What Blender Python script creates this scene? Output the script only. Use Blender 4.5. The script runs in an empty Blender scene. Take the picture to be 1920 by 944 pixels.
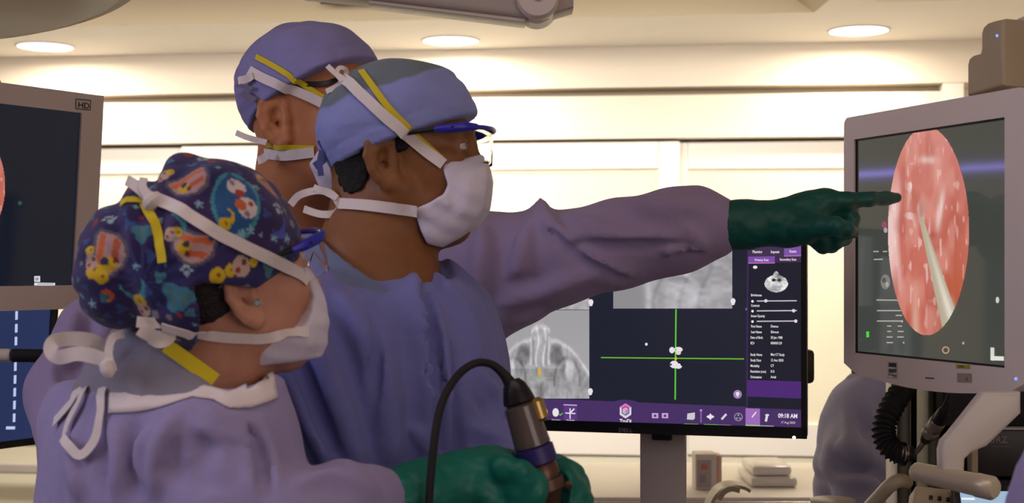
import bpy, bmesh, math, random
import numpy as np
from mathutils import Vector, Matrix
from mathutils.bvhtree import BVHTree

# ---------------------------------------------------------------- camera, world, lights, exposure
F, CX, HY, CZ = 2600.0, 960.0, 500.0, 1.5          # focal length and horizon in photo pixels, camera height
scene = bpy.context.scene
COL = scene.collection
cam_data = bpy.data.cameras.new('camera')
cam = bpy.data.objects.new('camera', cam_data)
COL.objects.link(cam)
cam.location = (0, 0, CZ)
cam.rotation_euler = (math.pi / 2, 0, 0)
cam_data.sensor_width = 36.0
cam_data.lens = 36.0 * F / 1920.0
cam_data.shift_y = (HY - 472.0) / 1920.0
cam_data.clip_start = 0.05
cam_data.dof.use_dof = True
cam_data.dof.focus_distance = 2.25
cam_data.dof.aperture_fstop = 7.0
scene.camera = cam

world = bpy.data.worlds.new('world')
scene.world = world
world.use_nodes = True
world.node_tree.nodes['Background'].inputs[0].default_value = (1.0, 0.93, 0.85, 1)
world.node_tree.nodes['Background'].inputs[1].default_value = 0.02
scene.view_settings.view_transform = 'Standard'
scene.view_settings.look = 'None'
scene.view_settings.gamma = 1.0
scene.view_settings.use_curve_mapping = False
scene.view_settings.exposure = 0.0
scene.cycles.use_denoising = True

WALL_ROT = math.radians(-6.6)
WALL_Y = 6.225
CEIL = 2.48
WARM = (1.0, 0.86, 0.68)

def lamp(name, kind, loc, energy, color, size=None, size_y=None, rot=(0, 0, 0), spread=None):
    d = bpy.data.lights.new(name, kind)
    d.energy = energy
    d.color = color
    if kind == 'AREA':
        d.shape = 'RECTANGLE' if size_y else 'DISK'
        d.size = size
        if size_y:
            d.size_y = size_y
        if spread:
            d.spread = spread
    o = bpy.data.objects.new(name, d)
    COL.objects.link(o)
    o.location = loc
    o.rotation_euler = rot
    return o

# added soft fills, no fixtures: over the team, by the camera, doors, left
lamp('overhead_fill_light', 'AREA', (-0.3, 0.6, 2.84), 14, (1.0, 0.80, 0.78), 2.4, 1.2)
lamp('side_fill_light', 'AREA', (1.75, -0.9, 1.9), 17, (1.0, 0.82, 0.80), 2.0, 1.2, (math.radians(86), 0, math.radians(28)))
lamp('wall_wash_fill', 'AREA', (-0.4, 4.5, 2.46), 46, (1.0, 0.92, 0.83), 4.6, 0.35, (math.radians(54), 0, WALL_ROT), math.radians(100))
lamp('left_fill_light', 'AREA', (-2.5, 1.0, 2.2), 21, (0.70, 0.70, 1.0), 1.0, 1.0, (0, math.radians(-60), 0))
DOWNLIGHTS = [(85, 86), (845, 75), (1610, 56)]
LAMP_W = 11

# ---------------------------------------------------------------- helpers
def Vp(px, py, d):
    """world point seen at photo pixel (px, py) at distance d along the view axis"""
    return np.array([(px - CX) / F * d, d, CZ + (HY - py) / F * d])

def tag(o, label=None, cat=None, group=None, kind=None):
    if label: o['label'] = label
    if cat: o['category'] = cat
    if group: o['group'] = group
    if kind: o['kind'] = kind
    return o

def empty(name, loc, label=None, cat=None, group=None):
    o = bpy.data.objects.new(name, None)
    o.empty_display_size = 0.1
    COL.objects.link(o)
    o.location = loc
    return tag(o, label, cat, group)

def link(name, me, mat, parent=None, smooth=True):
    o = bpy.data.objects.new(name, me)
    COL.objects.link(o)
    if mat is not None:
        for m in (mat if isinstance(mat, (list, tuple)) else [mat]):
            me.materials.append(m)
    if smooth:
        me.polygons.foreach_set('use_smooth', [True] * len(me.polygons))
    if parent is not None:
        o.parent = parent
        o.matrix_parent_inverse = total(parent).inverted()
    return o

def total(o):
    """world matrix without waiting for the depsgraph"""
    m = o.matrix_basis.copy()
    return m if o.parent is None else total(o.parent) @ o.matrix_parent_inverse @ m

def mesh_np(name, verts, quads):
    me = bpy.data.meshes.new(name)
    verts = np.ascontiguousarray(verts, dtype=np.float32)
    quads = np.ascontiguousarray(quads, dtype=np.int32)
    n = quads.shape[1]
    me.vertices.add(len(verts))
    me.vertices.foreach_set('co', verts.ravel())
    me.loops.add(quads.size)
    me.loops.foreach_set('vertex_index', quads.ravel())
    me.polygons.add(len(quads))
    me.polygons.foreach_set('loop_start', np.arange(0, quads.size, n, dtype=np.int32))
    me.update(calc_edges=True)
    return me

def vcol(me, rgb, name='Col'):
    a = me.color_attributes.new(name, 'FLOAT_COLOR', 'POINT')
    arr = np.ones((len(me.vertices), 4), dtype=np.float32)
    arr[:, :3] = rgb
    a.data.foreach_set('color', arr.ravel())

def srgb(r, g, b):
    f = lambda c: (c / 255 / 12.92) if c <= 10 else ((c / 255 + 0.055) / 1.055) ** 2.4
    return (f(r), f(g), f(b))

# ---- materials
def mat(name, color=(.8, .8, .8), rough=.5, metal=0.0, emit=None, estr=1.0, bump=None, attr=None,
        trans=0.0, ior=1.45, spec=0.5, vary=None, sheen=0.0, alpha=1.0, emit_attr=None, coat=0.0, sss=0.0):
    m = bpy.data.materials.new(name)
    m.use_nodes = True
    nt = m.node_tree
    b = nt.nodes['Principled BSDF']
    b.inputs['Base Color'].default_value = (*color, 1)
    b.inputs['Roughness'].default_value = rough
    b.inputs['Metallic'].default_value = metal
    b.inputs['Specular IOR Level'].default_value = spec
    b.inputs['Transmission Weight'].default_value = trans
    b.inputs['IOR'].default_value = ior
    b.inputs['Alpha'].default_value = alpha
    b.inputs['Coat Weight'].default_value = coat
    b.inputs['Subsurface Weight'].default_value = sss
    if sss:
        b.inputs['Subsurface Scale'].default_value = 0.01
    if sheen:
        b.inputs['Sheen Weight'].default_value = sheen
        b.inputs['Sheen Roughness'].default_value = .6
    tc = nt.nodes.new('ShaderNodeTexCoord')
    src = None
    if attr:
        at = nt.nodes.new('ShaderNodeAttribute'); at.attribute_name = attr
        src = at.outputs['Color']
    if vary:                                     # (scale, amount): slight mottling of the colour
        n = nt.nodes.new('ShaderNodeTexNoise')
        n.inputs['Scale'].default_value = vary[0]; n.inputs['Detail'].default_value = 4
        nt.links.new(tc.outputs['Object'], n.inputs['Vector'])
        mr = nt.nodes.new('ShaderNodeMapRange')
        mr.inputs[1].default_value = .3; mr.inputs[2].default_value = .7
        mr.inputs[3].default_value = 1 - vary[1]; mr.inputs[4].default_value = 1 + vary[1]
        nt.links.new(n.outputs['Fac'], mr.inputs[0])
        mx = nt.nodes.new('ShaderNodeMix'); mx.data_type = 'RGBA'; mx.blend_type = 'MULTIPLY'
        mx.inputs[0].default_value = 1
        if src: nt.links.new(src, mx.inputs[6])
        else: mx.inputs[6].default_value = (*color, 1)
        nt.links.new(mr.outputs[0], mx.inputs[7])
        src = mx.outputs[2]
    if src: nt.links.new(src, b.inputs['Base Color'])
    if emit is not None:
        b.inputs['Emission Color'].default_value = (*emit, 1)
        b.inputs['Emission Strength'].default_value = estr
    if emit_attr:
        at = nt.nodes.new('ShaderNodeAttribute'); at.attribute_name = emit_attr
        nt.links.new(at.outputs['Color'], b.inputs['Emission Color'])
        b.inputs['Emission Strength'].default_value = estr
    if bump:                                     # list of (scale, strength, distance)
        prev = None
        for sc, st, di in bump:
            n = nt.nodes.new('ShaderNodeTexNoise')
            n.inputs['Scale'].default_value = sc; n.inputs['Detail'].default_value = 5
            nt.links.new(tc.outputs['Object'], n.inputs['Vector'])
            bp = nt.nodes.new('ShaderNodeBump')
            bp.inputs['Strength'].default_value = st; bp.inputs['Distance'].default_value = di
            nt.links.new(n.outputs['Fac'], bp.inputs['Height'])
            if prev: nt.links.new(prev.outputs[0], bp.inputs['Normal'])
            prev = bp
        nt.links.new(prev.outputs[0], b.inputs['Normal'])
    return m

# ---- hard-surface mesh helpers (all return a mesh in world or local coordinates)
class MB:
    """collects boxes, tubes, lathes and prisms into ONE mesh"""
    def __init__(self):
        self.bm = bmesh.new()
    def _xf(self, vs, M):
        if M is not None:
            bmesh.ops.transform(self.bm, matrix=M, verts=vs)
    def box(self, lo, hi, bevel=0.0, seg=2, M=None):
        r = bmesh.ops.create_cube(self.bm, size=1.0)
        vs = r['verts']
        lo, hi = Vector(lo), Vector(hi)
        for v in vs:
            v.co = Vector([(lo[i] + hi[i]) / 2 + v.co[i] * (hi[i] - lo[i]) for i in range(3)])
        if bevel > 0:
            es = list({e for v in vs for e in v.link_edges})
            b = bmesh.ops.bevel(self.bm, geom=es, offset=bevel, segments=seg, affect='EDGES', profile=.5)
            vs = list({v for f in b['faces'] for v in f.verts} | {v for v in vs if v.is_valid})
        self._xf(vs, M)
        return self
    def lathe(self, prof, a, b, n=24):
        """profile [(t metres along axis from a, radius)] around the axis a->b"""
        a, b = Vector(a), Vector(b)
        ax = (b - a).normalized()
        u = ax.orthogonal().normalized(); w = ax.cross(u)
        rings = []
        for t, r in prof:
            c = a + ax * t
            rings.append([self.bm.verts.new(c + (u * math.cos(2 * math.pi * i / n) + w * math.sin(2 * math.pi * i / n)) * max(r, 1e-5)) for i in range(n)])
        for r0, r1 in zip(rings[:-1], rings[1:]):
            for i in range(n):
                self.bm.faces.new((r0[i], r0[(i + 1) % n], r1[(i + 1) % n], r1[i]))
        self.bm.faces.new(list(reversed(rings[0]))); self.bm.faces.new(rings[-1])
        return self
    def tube(self, pts, r, n=12, sub=6, cap=True):
        pts = [Vector(p) for p in pts]
        rr = r if isinstance(r, (list, tuple)) else [r] * len(pts)
        P, R = spline(pts, rr, sub)
        fr = None; rings = []
        for i, p in enumerate(P):
            t = (P[min(i + 1, len(P) - 1)] - P[max(i - 1, 0)]).normalized()
            if fr is None: fr = t.orthogonal().normalized()
            fr = (fr - t * fr.dot(t)).normalized()
            w = t.cross(fr)
            rings.append([self.bm.verts.new(p + (fr * math.cos(2 * math.pi * k / n) + w * math.sin(2 * math.pi * k / n)) * R[i]) for k in range(n)])
        for r0, r1 in zip(rings[:-1], rings[1:]):
            for i in range(n):
                self.bm.faces.new((r0[i], r0[(i + 1) % n], r1[(i + 1) % n], r1[i]))
        if cap:
            self.bm.faces.new(list(reversed(rings[0]))); self.bm.faces.new(rings[-1])
        return self
    def prism(self, poly, origin, eu, ev, en, depth, bevel=0.0, seg=2):
        """polygon in the (eu, ev) plane at origin, extruded by depth along en"""
        o, eu, ev, en = Vector(origin), Vector(eu), Vector(ev), Vector(en)
        a = [self.bm.verts.new(o + eu * u + ev * v) for u, v in poly]
        b = [self.bm.verts.new(o + eu * u + ev * v + en * depth) for u, v in poly]
        n = len(poly)
        fs = [self.bm.faces.new(a), self.bm.faces.new(list(reversed(b)))]
        for i in range(n):
            fs.append(self.bm.faces.new((a[i], b[i], b[(i + 1) % n], a[(i + 1) % n])))
        bmesh.ops.recalc_face_normals(self.bm, faces=fs)
        if bevel > 0:
            es = list({e for f in fs[:2] for e in f.edges})
            bmesh.ops.bevel(self.bm, geom=es, offset=bevel, segments=seg, affect='EDGES', profile=.5)
        return self
    def ribbon(self, pts, nrm, width, th=.0012):
        """flat tape through pts with surface normals nrm"""
        n = len(pts); rows = []
        for i in range(n):
            p = Vector(pts[i]); t = (Vector(pts[min(i + 1, n - 1)]) - Vector(pts[max(i - 1, 0)])).normalized()
            nn = Vector(nrm[i]); s = t.cross(nn).normalized(); nn = s.cross(t).normalized()
            w = (width[i] if isinstance(width, (list, tuple, np.ndarray)) else width) / 2
            rows.append([self.bm.verts.new(p + s * w), self.bm.verts.new(p - s * w),
                         self.bm.verts.new(p - s * w + nn * th), self.bm.verts.new(p + s * w + nn * th)])
        for a, b in zip(rows[:-1], rows[1:]):
            for k in range(4):
                self.bm.faces.new((a[k], a[(k + 1) % 4], b[(k + 1) % 4], b[k]))
        self.bm.faces.new(list(reversed(rows[0]))); self.bm.faces.new(rows[-1])
        return self
    def build(self, name, m, parent=None, smooth=False, loc=None, rotz=0.0, angle=40):
        bmesh.ops.recalc_face_normals(self.bm, faces=self.bm.faces)
        me = bpy.data.meshes.new(name)
        self.bm.to_mesh(me); self.bm.free()
        o = link(name, me, m, parent, smooth=False)
        if smooth:
            me.polygons.foreach_set('use_smooth', [True] * len(me.polygons))
            me.set_sharp_from_angle(angle=math.radians(angle))
        if loc is not None and parent is None: o.location = loc
        if rotz and parent is None: o.rotation_euler = (0, 0, rotz)
        return o

def spline(pts, rr, sub):
    """Catmull-Rom through pts"""
    P, R = [], []
    n = len(pts)
    if n == 2: sub = 1
    for i in range(n - 1):
        p0, p1, p2, p3 = pts[max(i - 1, 0)], pts[i], pts[i + 1], pts[min(i + 2, n - 1)]
        for k in range(sub):
            t = k / sub
            P.append(0.5 * ((2 * p1) + (p2 - p0) * t + (2 * p0 - 5 * p1 + 4 * p2 - p3) * t * t + (3 * p1 - p0 - 3 * p2 + p3) * t ** 3))
            R.append(rr[i] + (rr[i + 1] - rr[i]) * t)
    P.append(pts[-1]); R.append(rr[-1])
    return P, R

# ---- signed-distance modelling: soft bodies are unions of tapered limbs and ellipsoids, meshed by surface nets
def smin(a, b, k):
    h = np.clip(k - np.abs(a - b), 0, None) / k
    return np.minimum(a, b) - h * h * k * .25
def smax(a, b, k):
    return -smin(-a, -b, k)
def sph(P, c, r):
    return np.linalg.norm(P - np.asarray(c, np.float32), axis=1) - r
def ell(P, c, r, R=None):
    q = P - np.asarray(c, np.float32)
    if R is not None: q = q @ np.asarray(R, np.float32)
    r = np.asarray(r, np.float32)
    k0 = np.linalg.norm(q / r, axis=1); k1 = np.linalg.norm(q / (r * r), axis=1)
    return k0 * (k0 - 1) / np.maximum(k1, 1e-6)
def capsule(P, a, b, ra, rb):
    a = np.asarray(a, np.float32); b = np.asarray(b, np.float32)
    ab = b - a
    t = np.clip(((P - a) @ ab) / max(float(ab @ ab), 1e-9), 0, 1)
    return np.linalg.norm(P - a - t[:, None] * ab, axis=1) - (ra + (rb - ra) * t)
def chain(P, pts, k=.01):
    """pts: [(xyz, r), ...] -> tapered tube with smooth joints"""
    d = None
    for (a, ra), (b, rb) in zip(pts[:-1], pts[1:]):
        c = capsule(P, a, b, ra, rb)
        d = c if d is None else smin(d, c, k)
    return d
def pc(*q):
    """pixel chain: (px, py, depth, radius) -> [(xyz, r)]"""
    return [(Vp(a, b, c), r) for a, b, c, r in q]
def poly2(x, y, V):
    """2-D signed distance to polygon V"""
    V = np.asarray(V, np.float32)
    d = np.full(x.shape, 1e9, np.float32); s = np.ones(x.shape, np.float32)
    n = len(V)
    for i in range(n):
        a, b = V[i], V[i - 1]
        ex, ey = b - a
        wx, wy = x - a[0], y - a[1]
        t = np.clip((wx * ex + wy * ey) / (ex * ex + ey * ey), 0, 1)
        d = np.minimum(d, (wx - ex * t) ** 2 + (wy - ey * t) ** 2)
        c1 = y >= a[1]; c2 = y < b[1]; c3 = ex * wy > ey * wx
        flip = (c1 & c2 & c3) | (~c1 & ~c2 & ~c3)
        s = np.where(flip, -s, s)
    return s * np.sqrt(d)
def _hash(ix, iy, iz):
    h = (ix * 374761393 + iy * 668265263 + iz * 2147483647 + 974711) & 0xffffffff
    h = ((h ^ (h >> 13)) * 1274126177) & 0xffffffff
    return ((h ^ (h >> 16)) & 0xffff).astype(np.float32) / 65535.0
def noise3(P):
    f = np.floor(P); u = (P - f).astype(np.float32); i = f.astype(np.int64)
    u = u * u * (3 - 2 * u)
    out = 0
    for dx in (0, 1):
        for dy in (0, 1):
            for dz in (0, 1):
                w = (u[:, 0] if dx else 1 - u[:, 0]) * (u[:, 1] if dy else 1 - u[:, 1]) * (u[:, 2] if dz else 1 - u[:, 2])
                out = out + w * _hash(i[:, 0] + dx, i[:, 1] + dy, i[:, 2] + dz)
    return out * 2 - 1
def local(P, box, d, fn):
    """apply fn only to the points inside box (lo, hi)"""
    m = np.all((P > box[0]) & (P < box[1]), axis=1)
    if m.any(): d[m] = fn(P[m], d[m])
    return d
def with_folds(f, folds):
    """folds: list of (points, radius, blend, sign): ridges (+) and creases (-) along polylines lying on the surface"""
    def g(P):
        d = f(P)
        for pts, r, k, sg in folds:
            A = np.array(pts); pad = r + k + .01
            m = len(pts) - 1
            rs = [r * (.3 + .7 * min(1.0, 3.2 * i / m, 3.2 * (m - i) / m)) for i in range(m + 1)]
            cc = list(zip(pts, rs))
            if sg > 0: d = local(P, (A.min(0) - pad, A.max(0) + pad), d, lambda Q, dd: smin(dd, chain(Q, cc, r), k))
            else: d = local(P, (A.min(0) - pad, A.max(0) + pad), d, lambda Q, dd: smax(dd, -chain(Q, cc, r), k))
        return d
    return g
def trace(f, px, py, d0=.8, d1=4.0):
    """first point of the body f seen at pixel (px, py), or None"""
    o = np.array([0, 0, CZ]); r = Vp(px, py, 1.0) - o; L = np.linalg.norm(r); r = r / L
    t = d0 * L
    for _ in range(160):
        v = float(f((o + r * t)[None].astype(np.float32))[0])
        if v < .0006: return o + r * t
        t += v * .8
        if t > d1 * L: return None
    return None
def on_body(f, pix, sink):
    """polyline of pixels -> points on the body pushed `sink` into it along the view"""
    S, _ = spline([Vector((a, b, 0)) for a, b in pix], [1] * len(pix), 1 + int(max(math.hypot(c - a, d - b) for (a, b), (c, d) in zip(pix[:-1], pix[1:])) / 22))
    out = []
    for a, b in [(v.x, v.y) for v in S]:
        p = trace(f, a, b)
        if p is None: continue
        r = p - np.array([0, 0, CZ]); r /= np.linalg.norm(r)
        out.append(p + r * sink)
    return out
def fold_set(f, rows):
    """rows: (pixels, radius, height, sign); a ridge sticks out of the cloth by height, a crease cuts in by height"""
    out = []
    for pix, r, h, sg in rows:
        pts = on_body(f, pix, (r - h) if sg > 0 else -(r - h))
        if len(pts) >= 2: out.append((pts, r, r * 1.0, sg))
    return out
def wrinkled(f, amp, freq, stretch=(1, 1, 1), crease=0.0, seed=0):
    st = np.asarray(stretch, np.float32) * freq
    def g(P):
        d = f(P)
        m = np.abs(d) < .05
        if m.any():
            Q = P[m] * st + seed * 7.3
            w = noise3(Q + .5 * noise3(Q * .6)[:, None])
            e = amp * w
            if crease: e = e + crease * (1 - 2 * np.abs(noise3(Q * 1.7 + 3.1)))
            d[m] = d[m] + e
        return d
    return g

def solid(name, f, lo, hi, h, m=None, parent=None, relax=1):
    """mesh the zero surface of f inside the box lo..hi with cell h; only blocks near the surface are sampled finely"""
    lo = np.asarray(lo, float); hi = np.asarray(hi, float); B = 4
    nb = np.ceil((hi - lo) / (h * B)).astype(int)
    n = nb * B + 1
    gx = [lo[i] + np.arange(nb[i]) * h * B + h * B / 2 for i in range(3)]
    C = np.stack(np.meshgrid(*gx, indexing='ij'), -1).reshape(-1, 3).astype(np.float32)
    cv = f(C)
    near = (np.abs(cv) < h * B * 1.9 + .004).reshape(nb)
    v = np.repeat(np.repeat(np.repeat(cv.reshape(nb), B, 0), B, 1), B, 2)
    v = np.pad(v, ((0, 1), (0, 1), (0, 1)), mode='edge').astype(np.float32)
    msk = np.zeros(n, bool)
    mm = np.repeat(np.repeat(np.repeat(near, B, 0), B, 1), B, 2)
    for dx in (0, 1):
        for dy in (0, 1):
            for dz in (0, 1):
                msk[dx:dx + mm.shape[0], dy:dy + mm.shape[1], dz:dz + mm.shape[2]] |= mm
    ii = np.argwhere(msk)
    vals = np.empty(len(ii), np.float32)
    for s in range(0, len(ii), 400000):
        vals[s:s + 400000] = f((lo + ii[s:s + 400000] * h).astype(np.float32))
    v[msk] = vals
    v[0], v[-1], v[:, 0], v[:, -1], v[:, :, 0], v[:, :, -1] = [np.maximum(q, 1e-4) for q in (v[0], v[-1], v[:, 0], v[:, -1], v[:, :, 0], v[:, :, -1])]
    verts, quads = nets(v, lo, h, relax)
    me = mesh_np(name, verts, quads)
    if m is None and parent is None: return me, verts
    o = link(name, me, m, parent)
    return o

def nets(v, lo, h, relax):
    s = v < 0
    c = np.zeros(np.array(v.shape) - 1, np.int8)
    sl = lambda a, d: a[d[0]:a.shape[0] - 1 + d[0], d[1]:a.shape[1] - 1 + d[1], d[2]:a.shape[2] - 1 + d[2]]
    corners = [(x, y, z) for x in (0, 1) for y in (0, 1) for z in (0, 1)]
    for d in corners: c += sl(s, d)
    act = (c > 0) & (c < 8)
    cells = np.argwhere(act)
    idx = np.full(act.shape, -1, np.int64); idx[act] = np.arange(len(cells))
    acc = np.zeros((len(cells), 3)); cnt = np.zeros(len(cells))
    val = {d: v[cells[:, 0] + d[0], cells[:, 1] + d[1], cells[:, 2] + d[2]] for d in corners}
    for a in corners:
        for ax in range(3):
            if a[ax]: continue
            b = list(a); b[ax] = 1; b = tuple(b)
            x = (val[a] < 0) != (val[b] < 0)
            t = np.where(x, val[a] / np.where(val[a] == val[b], 1, val[a] - val[b]), 0)
            p = np.array(a, float)[None].repeat(len(cells), 0); p[:, ax] += t
            acc[x] += p[x]; cnt[x] += 1
    verts = lo + (cells + acc / cnt[:, None]) * h
    Q = []
    for ax in range(3):
        a1, a2 = (ax + 1) % 3, (ax + 2) % 3
        s0 = np.take(s, np.arange(s.shape[ax] - 1), ax); s1 = np.take(s, np.arange(1, s.shape[ax]), ax)
        e = np.argwhere(s0 != s1)
        ok = (e[:, a1] > 0) & (e[:, a2] > 0) & (e[:, a1] < idx.shape[a1]) & (e[:, a2] < idx.shape[a2])
        e = e[ok]
        up = s0[e[:, 0], e[:, 1], e[:, 2]]
        def at(d1, d2):
            k = e.copy(); k[:, a1] -= d1; k[:, a2] -= d2
            return idx[k[:, 0], k[:, 1], k[:, 2]]
        q = np.stack([at(1, 1), at(0, 1), at(0, 0), at(1, 0)], 1)
        q[~up] = q[~up][:, ::-1]
        Q.append(q)
    quads = np.concatenate(Q)
    quads = quads[(quads >= 0).all(1)]
    for _ in range(relax):                        # one light smoothing pass
        a = np.zeros_like(verts); k = np.zeros(len(verts))
        for i in range(4):
            j = quads[:, (i + 1) % 4]; np.add.at(a, quads[:, i], verts[j]); np.add.at(k, quads[:, i], 1)
            j = quads[:, (i - 1) % 4]; np.add.at(a, quads[:, i], verts[j]); np.add.at(k, quads[:, i], 1)
        verts = verts * .5 + .5 * a / np.maximum(k, 1)[:, None]
    return verts, quads

class Surf:
    """the surface of finished meshes as seen along a pixel ray"""
    def __init__(self, objs):
        vs, fs = [], []
        for o in objs:
            b = len(vs); M = total(o)
            vs += [M @ v.co for v in o.data.vertices]
            fs += [[b + i for i in p.vertices] for p in o.data.polygons]
        self.t = BVHTree.FromPolygons(vs, fs)
    def hit(self, px, py):
        o = Vector((0, 0, CZ)); r = (Vector(Vp(px, py, 1.0)) - o).normalized()
        p, n, i, d = self.t.ray_cast(o, r)
        if p is None: return None
        if n.dot(r) > 0: n = -n
        return p, n
    def near(self, p):
        q, n, i, d = self.t.find_nearest(Vector(p))
        return q, n

def tape(surf, pix, width, lift=.0016, depth=None, ext=None):
    """a ribbon along pixels that lies on surf; where the ray misses, it hangs at the depth of its neighbour"""
    dense = []
    for (a, b), (c, d) in zip(pix[:-1], pix[1:]):
        m = max(2, int(math.hypot(c - a, d - b) / 9))
        dense += [(a + (c - a) * i / m, b + (d - b) * i / m) for i in range(m)]
    dense.append(pix[-1])
    P, N = [], []
    last = None
    hits = [surf.hit(*q) if surf else None for q in dense]
    first = next((h for h in hits if h), None)
    if first is None: print('TAPE MISS', pix[0])
    for q, h in zip(dense, hits):
        if h is None:
            dd = last if last else (depth if depth else (first[0].y if first else 1.5))
            P.append(Vector(Vp(q[0], q[1], dd))); N.append(Vector((0, -1, 0)))
        else:
            p, n = h; last = p.y
            P.append(p + n * lift); N.append(n)
    for _ in range(3):                            # a taut tape bridges small dents
        P = [P[0]] + [(P[i - 1] + P[i] * 2 + P[i + 1]) / 4 for i in range(1, len(P) - 1)] + [P[-1]]
        N = [N[0]] + [(N[i - 1] + N[i] + N[i + 1]).normalized() for i in range(1, len(N) - 1)] + [N[-1]]
    if surf:
        for i, p in enumerate(P):
            q, n = surf.near(p)
            if (p - q).dot(n) < lift * .8 and (p - q).length < .02 and hits[i]: P[i] = q + n * lift
    return P, N

def frame_of(yaw, pitch, roll):
    """columns forward, left, up for a head; yaw from +x towards +y"""
    y, p, r = map(math.radians, (yaw, pitch, roll))
    f = np.array([math.cos(y) * math.cos(p), math.sin(y) * math.cos(p), math.sin(p)])
    l = np.array([-math.sin(y), math.cos(y), 0]); u = np.cross(f, l)
    l2 = l * math.cos(r) + u * math.sin(r); u2 = np.cross(f, l2)
    return np.stack([f, l2, u2], 1).astype(np.float32)

def text_mesh(s, size, bold=0.0, align='LEFT', shear=0.0):
    cu = bpy.data.curves.new('t', 'FONT')
    cu.body = s; cu.size = size; cu.align_x = align; cu.offset = bold; cu.shear = shear; cu.resolution_u = 3
    ob = bpy.data.objects.new('t', cu)
    me = bpy.data.meshes.new_from_object(ob)
    bpy.data.objects.remove(ob); bpy.data.curves.remove(cu)
    return me

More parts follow.
